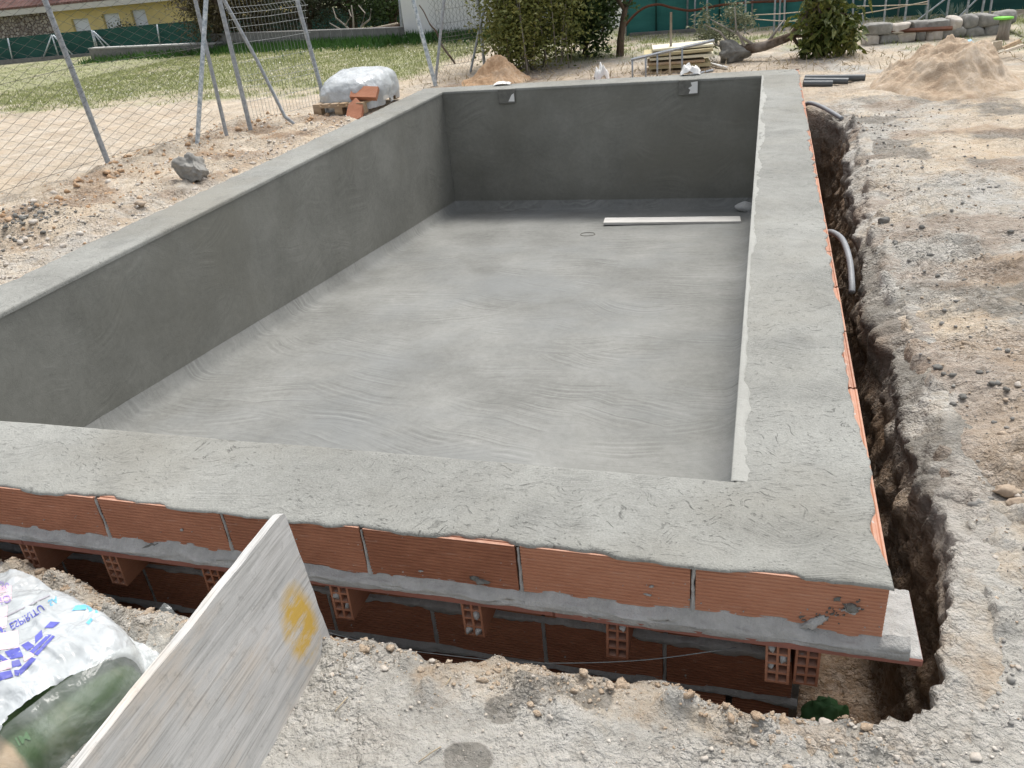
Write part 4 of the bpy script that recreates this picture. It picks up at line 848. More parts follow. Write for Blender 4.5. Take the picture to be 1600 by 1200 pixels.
# ------------------------------------------------------------------ bricks under plastic on a pallet
pal_c = np.array([-4.86, 7.66, gz(-5.0, 7.2)]); prz = R(90)
def local_box(m, lo, hi): m.box(lo, hi); return m
pal = setp(empty('wooden_pallet', tuple(pal_c), prz), 'worn wooden pallet carrying wrapped bricks beside the left rim', 'pallet')
for k in range(6): local_box(MB(), (-.66, -.33 + k*.116, .10), (.42, -.24 + k*.116, .122)).build('deck_board', M['wood'], pal)
for k in range(3): local_box(MB(), (-.66 + k*.49, -.33, .078), (-.56 + k*.49, .34, .0995)).build('stringer', M['wood'], pal)
for i in range(3):
    for j in range(3): local_box(MB(), (-.66 + i*.49, -.33 + j*.285, -.005), (-.56 + i*.49, -.23 + j*.285, .0775)).build('block', M['wood'], pal)
stk = setp(empty('brick_stack', tuple(pal_c + np.array([0,0,.124])), prz), 'stack of red hollow bricks on the pallet mostly hidden under white plastic', 'bricks')
bst = MB(); bst.box((-.12,-.036,0),(.12,.036,.1)); bstm = bevel(bst.me('brick', M['brick']), .003)
for iz in range(2):
    for ix in range(3):
        for iy in range(4):
            o = link('brick', bstm, None, stk); o.location = (-.24 + ix*.245, -.17 + iy*.1, .001 + iz*.102)
def proj(P):
    d = np.asarray(P) - CAM_O; z = d @ CAM_F; return 800 + FPX*(d @ CAM_R)/z, 600 - FPX*(d @ CAM_U)/z
x, y, z, U_ = pillow(.55, .40, .40, 6, 120, 60, wr=.03)
z = z * (.93 + .10*sstep(-.5, .4, x)) + .012*fbm(x*14, y*14, z*14, 3); Vd = np.stack([x, y, z], -1).reshape(-1, 3)
cz, sz = math.cos(prz), math.sin(prz); Vw = np.stack([Vd[:,0]*cz - Vd[:,1]*sz, Vd[:,0]*sz + Vd[:,1]*cz, Vd[:,2]], -1) + pal_c + np.array([0,0,.015])
pu, pv = proj(Vw); hv = (pv > 212 - (pu - 520)*.0) & False | ((pu > 577) & (pu < 618) & (pv > 183 - (pu-577)*.62 - 6*np.sin(pu*.5)) & (Vw[:,0] > -4.75))
Gp = gridF(120, 60, True); Gp = Gp[~hv[Gp].any(1)]
pl = link('plastic_cover', nmesh('plastic_cover', Vd, Gp, M['film'], True)); pal_top = pal_c + np.array([0,0,.015]); pl.location = tuple(pal_top); pl.rotation_euler = (0,0,prz)
setp(pl, 'rumpled white plastic sheet draped over the brick stack on the pallet', 'plastic sheet')
lb = brick_mesh('loose_brick', .40, .20, .07, 5)
def place_on(name, me, u, v, dist_y, rot, label):
    p = hit(u, v, 1, dist_y); o = link(name, me); o.location = p; o.rotation_euler = rot; return setp(o, label, 'brick')
def bvh_of(o):
    bpy.context.view_layer.update(); return BVHTree.FromPolygons([o.matrix_world @ v.co for v in o.data.vertices], [tuple(p.vertices) for p in o.data.polygons])
pb = bvh_of(pl)
def brick_slab(name, pts_px, th, label, tree):
    P = []
    d0 = None
    for (u, v) in pts_px:
        d = Vector(ray(u, v)).normalized(); h_ = tree.ray_cast(Vector(CAM_O), d)
        P.append(h_)
    hits = [h_ for h_ in P if h_[0] is not None]
    c = sum((h_[0] for h_ in hits), Vector()) / len(hits); nrm = Vector((.12, -.62, .78)).normalized()
    V = []
    for (u, v) in pts_px: V.append(Vector(hitp(u, v, c + nrm*.085, np.array(nrm))))
    k = len(V); W_ = V + [q - nrm*th for q in V]; F = [tuple(range(k))[::-1], tuple(range(k, 2*k))] + [(i, (i+1) % k, (i+1) % k + k, i + k) for i in range(k)]
    cc = sum(V, Vector()) / k
    o = link(name, mesh(name, [q - cc for q in W_], F, M['brick'])); o.location = cc
    bm = bmesh.new(); bm.from_mesh(o.data); bmesh.ops.recalc_face_normals(bm, faces=bm.faces[:]); bm.to_mesh(o.data); bm.free(); setp(o, label, 'brick'); return o
brick_slab('loose_brick', [(550,134),(591,135),(587,152),(546,151)], .06, 'single red ribbed brick lying on the plastic sheet, higher of two', pb)
brick_slab('loose_brick', [(556,152),(567,163),(564,183),(551,188.5),(539,188.5),(544,164)], .06, 'red brick with a broken pointed end on the plastic sheet', pb)

# ------------------------------------------------------------------ wire fences
def post_px(name, u0, v0, u1, v1, r, mat, label=None, cat=None, parent=None, ext=1.35, group=None, bent=None, z=None, plane_y=None):
    p = gpx(u0, v0); q = hit(u1, v1, 1, p[1] if plane_y is None else plane_y)
    pts = [p - np.array([0,0,.06]), p] + ([hit(bent[0], bent[1], 1, p[1])] if bent else []) + [q, q + (q-p)*(ext-1)]
    o = link(name, MB().tube(pts, r, 10).me(name, mat, True), None, parent)
    if label: setp(o, label, cat, group)
    return o, p, pts[-1]
def zig_mesh(name, base, h, w, r, mat, parent, z0=.02):
    """chain-link: zigzag wires hung side by side along a base polyline"""
    base = [np.asarray(b, float) for b in base]; seg = [np.linalg.norm(base[i+1]-base[i]) for i in range(len(base)-1)]; cum = np.concatenate([[0], np.cumsum(seg)])
    def P(s, z):
        s = np.clip(s, 0, cum[-1]); return np.stack([np.interp(s, cum, [b[k] for b in base]) for k in range(3)], -1) + np.stack([s*0, s*0, z + .03*0*s], -1)
    hh = np.arange(0, h, w/2); m = len(hh); nw = int(cum[-1] / w); Vs = []; Fs = []; o = 0
    zig = np.where(np.arange(m) % 2 == 0, -.5, .5) * w
    ang = np.array([0, 2.094, 4.189])
    for k in range(nw):
        c = P((k+.5)*w + zig*(1 if k % 2 else -1), z0 + hh); c = c + .004*np.stack([fbm(c[:,1]*2, c[:,2]*2, 1, 2)]*3, -1)
        tn = base[-1] - base[0]; tn = tn/np.linalg.norm(tn); nr = np.array([-tn[1], tn[0], 0])
        ring = np.stack([c + r*(math.cos(a)*tn + math.sin(a)*nr) for a in ang], 1); Vs.append(ring.reshape(-1, 3))
        i, j = np.meshgrid(np.arange(m-1), np.arange(3), indexing='ij'); Fs.append((np.stack([i*3+j, i*3+(j+1) % 3, (i+1)*3+(j+1) % 3, (i+1)*3+j], -1).reshape(-1, 4)) + o); o += m*3
    return link(name, nmesh(name, np.concatenate(Vs), np.concatenate(Fs), mat), None, parent)
def grid_panel(name, p0, p1, h, sx, rows, r, mat, parent):
    """welded panel: upright wires, level wires, with folded ridges"""
    p0 = np.asarray(p0, float); p1 = np.asarray(p1, float); ln = np.linalg.norm(p1-p0); t = (p1-p0)/ln; nr = np.array([t[1], -t[0], 0])
    def fold(z): return sum(.045*np.clip(1-abs(z-f)/.06, 0, 1) for f in (.42, 1.12, 1.75))
    zz = sorted(set([0, h] + [f+d for f in (.42,1.12,1.75) for d in (-.06,0,.06)] + list(rows))); m = MB()
    for k in range(int(ln/sx)+1):
        b = p0 + t*(k*sx); m.tube([b + nr*fold(z) + np.array([0,0,z]) for z in zz], r, 4, False)
    for z in zz: m.tube([p0 + nr*fold(z) + np.array([0,0,z]), (p0+p1)/2 + nr*fold(z) + np.array([0,0,z-.008]), p1 + nr*fold(z) + np.array([0,0,z])], r*1.15, 4, False)
    return m.build(name, mat, parent)
fA = setp(empty('chain_link_fence', (-6.5, 4.9, -.1)), 'chain-link fence on leaning galvanised posts along the sandy field', 'fence')
inv = lambda root: root.location
def kid(o, root): 
    bpy.context.view_layer.update(); mwld = o.matrix_world.copy(); o.parent = root; o.matrix_parent_inverse = root.matrix_world.inverted(); return o
o, pA1, _ = post_px('post', 172, 262, 70, 0, .026, M['galv']); kid(o, fA)
o, pA3, _ = post_px('post', 355, 215, 305, 0, .022, M['galv']); kid(o, fA)
o, pA2, _ = post_px('brace', 308, 228, 322, 0, .024, M['galv_worn'], plane_y=pA3[1]-.1); kid(o, fA)
base = [np.array([-6.95, .6, -.12]), np.array([-6.66, 3.2, -.1]), pA1 + np.array([-.03,.0,0]), pA3 + np.array([-.03,0,0])]
kid(zig_mesh('chain_link', base, 2.1, .085, .0030, M['wire'], None), fA)
for z in (.10, .95, 1.95):
    kid(MB().tube([b + np.array([0,0,z]) for b in base], .002, 4, False).build('tension_wire', M['wire']), fA)
fB = setp(empty('panel_fence', (-5.6, 7.2, -.1)), 'welded wire fence panel with folded ridges between galvanised posts', 'fence')
o, pB4, _ = post_px('post', 392, 205, 343, 0, .026, M['galv']); kid(o, fB)
o, pB6, _ = post_px('post', 512, 175, 464, 0, .026, M['galv']); kid(o, fB)
p5 = gpx(460, 196); pts = [p5 + np.array([0,0,-.05]), p5 + np.array([0,0,.02]), hit(445, 182, 1, p5[1]-.02), hit(402, 95, 1, p5[1]-.1), hit(350, 0, 1, p5[1]-.2), hit(318, -60, 1, p5[1]-.26)]
kid(link('brace', MB().tube(pts, .02, 8).me('brace', M['galv'], True)), fB)
kid(grid_panel('wire_panel', pB4 + np.array([.02,.02,.12]), pB6 + np.array([-.02,-.02,.12]), 1.9, .052, [.2,.62,.82,.98,1.3,1.5], .0019, M['wire_pale'], None), fB)
fC = setp(empty('gate_fence', (-4.6, 10, -.1)), 'gate end of the wire fence with crossed galvanised posts beside the reeds', 'fence')
o, pC7, _ = post_px('post', 681, 135, 645, 0, .030, M['galv_worn']); kid(o, fC)
o, pC8, _ = post_px('brace', 680, 132, 694, 0, .020, M['galv']); kid(o, fC)
o, pC9, _ = post_px('brace', 735, 113, 750, 40, .018, M['galv']); kid(o, fC)
o, pC10, _ = post_px('post', 757, 102, 747, 0, .026, M['galv']); kid(o, fC)
kid(zig_mesh('chain_link', [pC8 + np.array([.02,.05,0]), pC10], 1.9, .085, .002, M['wire'], None), fC)
kid(grid_panel('wire_panel', hit(692, 118, 1, 11.0) + np.array([0,0,.15]), pC10 + np.array([0,-.05,.1]), 1.8, .055, [.2,.62,.82,.98,1.3,1.5], .0022, M['wire'], None), fC)
wire('dead_branch', [hit(u, v, 1, 9.75) for u, v in ((711,100),(706,92),(690,70),(682,50),(672,38),(662,18),(655,8))], [.016]*13+[.012]*12+[.008]*12, M['bark'], 'forked dead branch caught in the wire fence', 'branch', 7)

# ------------------------------------------------------------------ foliage tools
def leaves_mesh(name, C, n_per, spread, ll, lw, mat, seed, droop=.0, outward=None, up=.3):
    """leaf-shaped quads scattered round clump centres C (k,3)"""
    rg_ = np.random.default_rng(seed); k = len(C); n = k * n_per
    c = np.repeat(np.asarray(C, float), n_per, 0); p = c + rg_.normal(size=(n, 3)) * np.asarray(spread)
    d = rg_.normal(size=(n, 3)); d[:,2] = d[:,2]*.6 + up - droop; d /= np.linalg.norm(d, axis=1, keepdims=True)
    s = np.cross(d, rg_.normal(size=(n, 3))); s /= np.linalg.norm(s, axis=1, keepdims=True); nn = np.cross(d, s)
    l = ll * rg_.uniform(.6, 1.3, (n, 1)); w = lw * rg_.uniform(.7, 1.3, (n, 1))
    q = np.stack([p - s*w*.12, p + d*l*.45 - s*w*.5 + nn*l*.05, p + d*l - np.array([0,0,1])*l*droop*.4, p + d*l*.45 + s*w*.5 + nn*l*.05], 1)
    return nmesh(name, q.reshape(-1, 3), np.arange(n*4).reshape(-1, 4), mat)
def clumps(c, r, n, seed, shell=.5):
    rg_ = np.random.default_rng(seed); v = rg_.normal(size=(n, 3)); v /= np.linalg.norm(v, axis=1, keepdims=True); rad = rg_.uniform(shell, 1, (n, 1)) ** .7
    return np.asarray(c) + v * rad * np.asarray(r) * (1 + .2*rg_.normal(size=(n, 1)))
def tree(name, base, trunk_pts, C, n_per, spread, ll, lw, leafm, barkm, label, seed, tr=.05, droop=0., limbs=10, cat='tree', group=None, up=.3):
    root = setp(empty(name, tuple(base)), label, cat, group); b = np.asarray(base, float); rg_ = np.random.default_rng(seed)
    m = MB(); tp = [np.asarray(p, float) - b for p in trunk_pts]; m.tube(tp, list(np.linspace(tr, tr*.45, len(tp))), 8)
    for k in range(limbs):
        tgt = C[rg_.integers(len(C))] - b; st = tp[rg_.integers(max(1, len(tp)//2), len(tp))]; mid = (st + tgt)/2 + rg_.normal(size=3)*np.linalg.norm(tgt-st)*.12
        m.tube([st, mid, tgt], [tr*.4, tr*.25, tr*.1], 5)
    m.build('trunk', barkm, root, True)
    link('crown', leaves_mesh('crown', np.asarray(C) - b, n_per, spread, ll, lw, leafm, seed, droop, up=up), None, root); return root

# reeds and bushes behind the far rim
def reeds(base, w, d, h, n, leafm, label, seed):
    root = setp(empty('reed_clump', tuple(base)), label, 'bush'); rg_ = np.random.default_rng(seed); C = []
    for k in range(n):
        a = np.array([rg_.normal()*w*.24, rg_.normal()*d*.3, -.05]); lean = rg_.normal(size=2)*.13; hh = h*rg_.uniform(.6, 1.1)
        pts = [a, a + np.array([lean[0]*.35*hh, lean[1]*.35*hh, hh*.5]), a + np.array([lean[0]*hh, lean[1]*hh, hh])]
        MB().tube(pts, [.012, .008, .003], 5).build('stem', M['bark_pale'] if k % 3 else M['straw'], root, True)
        for t in rg_.uniform(.22, 1, 9): C.append(pts[0]*(1-t)**2 + 2*t*(1-t)*pts[1] + t*t*pts[2])
    link('leaves', leaves_mesh('leaves', np.array(C), 66, (.18,.18,.17), .07, .032, leafm, seed, .25), None, root)
b = gpx(822, 112); reeds((b[0], b[1]+.35, gz(b[0], b[1]+.35)), 1.2, 1.0, 2.1, 34, M['leaf_yellow'], 'yellow-green reed clump with thin stems behind the orange sand heap', 5)
b = gpx(905, 96); b[1] += .5; bz = gz(b[0], b[1]); C = clumps((b[0], b[1], bz + .95), (.66,.6,.98), 170, 8, .3); C = C[C[:,2] > bz + .08]
tree('leafy_bush', (b[0], b[1], bz), [(b[0],b[1],bz-.05),(b[0]+.03,b[1],bz+.5),(b[0],b[1],bz+1.3)], C, 105, (.13,.13,.12), .08, .045, M['leaf_dark'], M['bark'], 'dense dark green leafy bush between the reeds and the bare tree trunk', 8, .05, cat='bush')
b = gpx(968, 88); tz = lambda u, v: hit(u, v, 1, b[1]); C = clumps((b[0]-.25, b[1]+.2, 1.5), (.9,.6,.5), 50, 21)
tree('tree', tuple(b), [b - np.array([0,0,.05]), tz(970,60), tz(974,32), tz(976,18), tz(988,-5), tz(1000,-40)], C, 40, (.15,.15,.12), .08, .04, M['leaf_yellow'], M['bark'], 'slim bare brown tree trunk forking above the grass by the teal net', 21, .065)
# uprooted loquat: log, dry branches and drooping leaves
b = gpx(1292, 88); bz = b[2]
tp = [hit(1150, 80, 1, b[1]+.15), hit(1195, 72, 1, b[1]+.1), hit(1238, 56, 1, b[1]+.05), hit(1255, 30, 1, b[1]), hit(1275, -10, 1, b[1])]
C = []
for (u, v, n_, s) in ((1290,20,26,.22),(1300,50,30,.24),(1275,70,22,.2),(1320,60,14,.16),(1265,40,12,.15),(1300,-20,20,.3),(1325,35,10,.12)):
    p = hit(u, v, 1, b[1]); C += list(clumps(p, (s, s, s*.9), n_, int(u+v), .2))
C = np.array(C); C = C[C[:,2] > bz + .06]
fallen = tree('fallen_tree', tuple(b), tp, C, 9, (.07,.07,.07), .17, .055, M['leaf_loquat'], M['bark'], 'uprooted broadleaf tree lying on its side with drooping yellow-green leaves', 31, .075, .45, 12, up=0)
for k, (a, c_, d_) in enumerate([((1150,82),(1125,50),(1100,38)),((1165,76),(1150,45),(1148,10)),((1180,72),(1150,52),(1110,30)),((1200,66),(1215,45),(1226,30)),((1150,84),(1120,70),(1090,60))]):
    kid(link('bare_branch', MB().tube([hit(*a, 1, b[1]+.1), hit(*c_, 1, b[1]+.15), hit(*d_, 1, b[1]+.2)], [.025,.014,.006], 6).me('bare_branch', M['bark_pale'], True)), fallen)
p = hit(1145, 82, 1, b[1]+.1); V, F = rock_v(501, 4, .7); V = V*np.array([.22,.2,.17]); kid(link('root_ball', nmesh('root_ball', V, F, M['clod'])), fallen).location = p
bpy.context.view_layer.update()
C = []
for (u, v, n_) in ((1100,25,8),(1120,45,10),(1145,20,12),(1155,30,12),(1140,50,10),(1165,35,10),(1100,55,10),(1115,65,12),(1090,65,6)):
    C += list(clumps(hit(u, v, 1, b[1]+.3), (.14,.14,.12), n_, u*3+v, .1))
kid(link('dry_leaves', leaves_mesh('dry_leaves', np.array(C), 16, (.05,.05,.05), .07, .02, M['leaf_pale'], 77, .3)), fallen)

# ------------------------------------------------------------------ ladder, boards, rod behind the far rim
LYy = 9.25
lad = setp(empty('ladder', tuple(hit(1048, 117, 1, LYy))), 'grey ladder lying on its side rail behind the far rim', 'ladder')
ra, rb_ = hit(986, 93, 1, LYy), hit(1116, 62.5, 1, LYy); dn = np.array([0,0,-.36])
for off, nm in ((np.zeros(3), 'rail'), (dn, 'rail')):
    m = MB(); m.tube([ra + off, rb_ + off], .016, 4); m.tube([ra + off + np.array([0,.02,-.012]), rb_ + off + np.array([0,.02,-.012])], .014, 4); kid(m.build(nm, M['galv']), lad)
for u in (988, 1009.5, 1028, 1048, 1067): 
    t = (u - 986)/(1116 - 986); q = ra + (rb_-ra)*t; kid(MB().tube([q, q + dn], .012, 8).build('rung', M['galv'] if u != 1048 else M['wood_pale'], None, True), lad)
o, _, _ = post_px('steel_rod', 1048, 112, 1048.5, 19, .016, M['bark_pale'], 'upright weathered stake driven in by the ladder', 'stake', ext=1.0)
pb_ = hit(1055, 116, 1, 9.75); pz = gz(pb_[0], 9.75)
for k, (dx, wz, mt, th, dy) in enumerate([(0,1.05,'wood',.03,0),(.02,.98,'foam_y',.05,.03),(-.03,.9,'wood',.03,-.02),(.05,1.0,'foam',.035,.02),(.0,1.08,'foam_y',.04,0),(.06,.95,'foam',.03,.05)]):
    m = MB(); m.box((-.42*wz + dx, -.26+dy, 0), (.42*wz + dx, .26+dy, th)); o = m.build('board', M[mt]); bevel(o.data, .004); o.location = (pb_[0] + .02, 9.85, pz + .0 + .058*k); o.rotation_euler = (0, random.uniform(-.02,.02), .1 + random.uniform(-.06,.06))
    o.name = 'insulation_board' if 'foam' in mt else 'timber_board'
    setp(o, ['thick brown plank at the bottom of the board stack behind the ladder', 'yellow board resting on the bottom plank of the stack behind the ladder', 'brown plank in the middle of the board stack behind the ladder', 'pale board above the middle plank of the stack behind the ladder', 'yellow-edged board second from top of the stack behind the ladder', 'cream topmost board of the stack behind the ladder'][k], 'board')
a = gpx(1110, 103); b2 = gpx(1135, 110); a[2] = gz(a[0],a[1])+.03; b2[2] = gz(b2[0],b2[1])+.02
wire('pale_pipe', [a, (a+b2)/2, b2], .02, M['white_render'], 'short pale pipe on the soil in front of the fallen tree', 'pipe', 8, 2)

# ------------------------------------------------------------------ teal windbreak fence, trellis and stone wall at the back
gA = gpx(985, 56); gB = gpx(1330, 33); gd = gB - gA; gd[2] = 0
tf = setp(empty('windbreak_fence', (gA[0], gA[1], gA[2])), 'tall teal windbreak net stretched on slim posts behind the fallen tree', 'fence')
def net(name, p0, p1, h, mat, parent, seed, nn=80):
    s = np.linspace(0, 1, nn); zz = np.linspace(0, h, 18); S_, Z_ = np.meshgrid(s, zz, indexing='ij'); P = p0[None,None,:] + (p1-p0)[None,None,:]*S_[...,None]; nr = np.array([-(p1-p0)[1], (p1-p0)[0], 0]); nr /= np.linalg.norm(nr)
    P = P + nr*(.05*fbm(S_*14, Z_*1.2, seed, 3))[...,None]; P[...,2] = p0[2] + (p1-p0)[2]*S_ + Z_ + .02*fbm(S_*20, 1, seed, 2)*(Z_ > h*.9)
    return link(name, nmesh(name, P.reshape(-1, 3), gridF(nn, 18), mat, True), None, parent)
gL = gA - gd*.02; gE = gA + gd*.86; gC = gA + gd*3.2
kid(net('net', gL, gE, 2.0, M['net_teal'], None, 4), tf)
for k in range(7):
    q = gL + (gE-gL)*(k/6) + np.array([0,-.04,0]); kid(MB().tube([q, q + np.array([0,0,2.05])], .018, 6).build('post', M['net_dark'] if k % 2 else M['galv'], None, True), tf)
tf2 = setp(empty('windbreak_fence', tuple(gE)), 'dark green windbreak net behind the trellis posts and low stone wall', 'fence')
kid(net('net', gE + np.array([0,.25,0]), gC, 2.0, M['net_dark'], None, 9), tf2)
for k in range(8):
    q = gE + (gC-gE)*(k/7) + np.array([0,.1,0]); kid(MB().tube([q, q + np.array([0,0,2.05])], .018, 6).build('post', M['galv'], None, True), tf2)
wire('hanging_cable', [hit(u, v, 1, gA[1]-.35) for u, v in ((972,48),(985,30),(1005,13),(1028,7),(1050,12),(1078,16.5),(1105,12),(1130,7.5),(1180,3),(1240,1),(1300,-6))], .022, M['rust'], 'thick dark cable sagging in front of the teal net', 'cable', 8)
c0 = gpx(985, 57); c1 = gpx(1110, 48.5); m = MB(); v_ = c1 - c0; nr = np.array([-v_[1], v_[0], 0])/np.linalg.norm(v_); m.add([c0-nr*.05-[0,0,.05], c1-nr*.05-[0,0,.05], c1+nr*.05-[0,0,.05], c0+nr*.05-[0,0,.05], c0-nr*.05+[0,0,.06], c1-nr*.05+[0,0,.06], c1+nr*.05+[0,0,.06], c0+nr*.05+[0,0,.06]], [(0,3,2,1),(4,5,6,7),(0,1,5,4),(1,2,6,5),(2,3,7,6),(3,0,4,7)])
setp(m.build('kerb_strip', M['block']), 'low concrete kerb along the foot of the teal net', 'kerb')
for k, (u0, v0, u1) in enumerate([(1085,50,1086),(1104,52,1105),(1164,52,1165),(1209,50,1211),(1217,48,1219),(1225,48,1226),(1346,44,1351),(1380,44,1384),(1412,42,1417),(1446,41,1450),(1477,38,1482),(1507,40,1513),(1531,38,1537),(1544,37,1549),(1332,40,1333)]):
    post_px('trellis_post', u0, v0, u1, 5, .017, M['galv'], 'slim galvanised trellis post standing in the grass before the green nets', 'post', ext=2.2, group='trellis posts before the green nets')
for k, (a_, b_2) in enumerate([((1420,42),(1475,0)),((1485,40),(1525,0)),((1509,17),(1490,0))]):
    post_px('trellis_brace', a_[0], a_[1], b_2[0], b_2[1], .013, M['galv'], 'slanted galvanised brace between the trellis posts above the stone wall', 'brace', ext=1.2, group='slanted trellis braces')
for k, (a_, b_2) in enumerate([((1180,23),(1255,18)),((1180,30),(1255,33)),((1300,10),(1450,6)),((1330,24),(1450,2))]):
    y0 = 12.6; wire('trellis_wire', [hit(*a_, 1, y0), (hit(*a_, 1, y0)+hit(*b_2, 1, y0))/2 - np.array([0,0,.01]), hit(*b_2, 1, y0)], .008, M['wood_pale'], 'thin pale cane tied across the trellis posts', 'cane', 5, 3, 'canes tied across the trellis')
def stone_wall():
    p0 = gpx(1350, 70); p1 = gpx(1560, 52); root = setp(empty('stone_wall', tuple(p0)), 'low wall of rough grey field stones with a rusty beam on top', 'wall')
    rg_ = np.random.default_rng(3); ln = np.linalg.norm(p1-p0); t = (p1-p0)/ln; x_ = 0; k = 0
    for row in range(2):
        x_ = 0
        while x_ < ln:
            w = rg_.uniform(.16, .34); hh = .15; V, F = rock_v(300+k, 3, .5, .7); V = np.sign(V)*np.abs(V)**.5; V = V*np.array([w*.56, .13, hh*.6*rg_.uniform(.8,1.15)]); q = p0 + t*(x_ + w/2) + np.array([0,0,.06 + row*.13])
            o = kid(link('stone', nmesh('stone', V, F, M['stone_grey'] if rg_.random() < .7 else M['stone_pale'])), root); o.location = q; o.rotation_euler = (0,0,math.atan2(t[1], t[0])); x_ += w*.97; k += 1
    bpy.context.view_layer.update()
    m = MB(); a_ = hit(1352, 51, 1, p0[1]-.02); c_ = hit(1488, 44, 1, p0[1]+.1); m.tube([a_, c_], .03, 4); kid(m.build('rusty_beam', M['rust']), root)
stone_wall()
# stump with a lime lid, boards on the right
sp_ = gpx(1566, 62); sr = empty('tree_stump', tuple(sp_)); setp(sr, 'pale cut tree stump with a lime green lid on top', 'stump')
kid(MB().tube([sp_, sp_ + np.array([0,0,.13]), sp_ + np.array([0,0,.26])], [.085,.07,.075], 12).build('trunk', M['bark_pale'], None, True), sr)
m = MB(); m.tube([sp_ + np.array([-.03,0,.262]), sp_ + np.array([-.03,0,.285])], .12, 14); lid = m.build('lid', M['lime'], None, True); setp(kid(lid, sr), 'lime green round lid')
lb0 = setp(empty('timber_crate', tuple(gpx(1545, 84))), 'open plywood offcuts propped behind the sand mound', 'boards')
y0 = 9.3
def slab_px(q, y_, th, name, mat, parent):
    V = [hit(u, v, 1, y_ + dy) for u, v, dy in q]; k = len(V); V2 = V + [p_ + np.array([0,th,0]) for p_ in V]; F = [tuple(range(k))[::-1], tuple(range(k, 2*k))] + [(i, (i+1) % k, (i+1) % k + k, i+k) for i in range(k)]
    return kid(link(name, mesh(name, V2, F, mat)), parent)
slab_px([(1525,78,0),(1552,66,.2),(1566,63,.25),(1540,76,0)], y0, .03, 'board', M['wood_pale'], lb0); slab_px([(1552,66,.1),(1566,63,.1),(1567,77,.1),(1553,80,.1)], y0, .02, 'board', M['wood_pale'], lb0); slab_px([(1528,84,0),(1553,79,0),(1553,84,0),(1530,90,0)], y0-.1, .03, 'board', M['wood'], lb0)
slab = setp(empty('timber_offcut', tuple(gpx(1580, 80))), 'long timber offcuts lying on the soil by the stump', 'boards')
slab_px([(1567,74,0),(1594,62,.2),(1598,66,.2),(1570,78,0)], y0, .06, 'board', M['wood'], slab); slab_px([(1570,79,0),(1600,69,.2),(1602,73,.2),(1572,82,0)], y0-.15, .05, 'board', M['wood_pale'], slab)
scrap('plastic_scrap', tuple(hit(1511, 67, 1, 7.95)), .10, .07, .03, 33, M['blue'], 'small pale blue plastic scrap on top of the sand mound', 'plastic')
for k, (u, v) in enumerate([(1448, 33), (1483, 31), (1498, 30)]):
    p = gpx(u, v); root = setp(empty('agave', tuple(p)), 'grey-green agave rosette in the grass behind the stone wall', 'agave', 'agaves behind the stone wall')
    for j in range(14):
        a_ = j*2.4; el = R(25 + (j % 4)*17); d = np.array([math.cos(a_)*math.cos(el), math.sin(a_)*math.cos(el), math.sin(el)]); s_ = np.array([-math.sin(a_), math.cos(a_), 0]); l = .28
        V = [s_*.018, d*l*.5 + s_*.022 - [0,0,.0], d*l, d*l*.5 - s_*.022, -s_*.018, d*l*.5 - np.array([0,0,.012])]; link('leaf', mesh('leaf', V, [(0,1,2,5),(5,2,3,4),(0,5,4)], M['agave']), None, root)

# ------------------------------------------------------------------ left background: field edge, house, walls
def gpz(u, v, z): return hit(u, v, 2, z)
q0, q1 = gpx(0, 101), gpx(300, 70)
fdir = (q1 - q0); fdir[2] = 0; fdir /= np.linalg.norm(fdir); fn = np.array([fdir[1], -fdir[0], 0])      # towards the camera
gf = setp(empty('netted_fence', tuple(q0)), 'dark green netted fence with white braces in front of the yellow house', 'fence')
def plane_px(u, v, off=0.): return hitp(u, v, q0 + fn*off, fn)
fl0 = q0 - fdir*14; fl1 = q0 + fdir*24
h_f = plane_px(140, 47)[2] - plane_px(140, 84)[2]
kid(net('net', np.array([fl0[0], fl0[1], q0[2]+.05]), np.array([fl1[0], fl1[1], q1[2] + .05]), h_f, M['net_dark'], None, 12, 160), gf)
for (a_, b_2) in [((20,95),(12,60)),((92,88),(81,55)),((114,86),(83,55)),((68,90),(81,55)),((150,77),(143,47)),((153,77),(145,48)),((167,78),(145,49)),((175,76),(146,49)),((250,68),(245,38))]:
    kid(MB().tube([plane_px(*a_, .12), plane_px(*b_2, .10)], .028, 5).build('brace' if abs(a_[0]-b_2[0]) > 11 else 'post', M['galv_worn'], None, True), gf)
m = MB(); V = [fl0 + fn*.15, fl1 + fn*.15, fl1 - fn*.1, fl0 - fn*.1]; zb = q0[2]
m.add([(p[0],p[1],zb-.2) for p in V] + [(p[0],p[1],zb+.16) for p in V], [(0,3,2,1),(4,5,6,7),(0,1,5,4),(1,2,6,5),(2,3,7,6),(3,0,4,7)]); setp(m.build('kerb_wall', M['block']), 'low concrete footing under the dark green netted fence', 'wall')

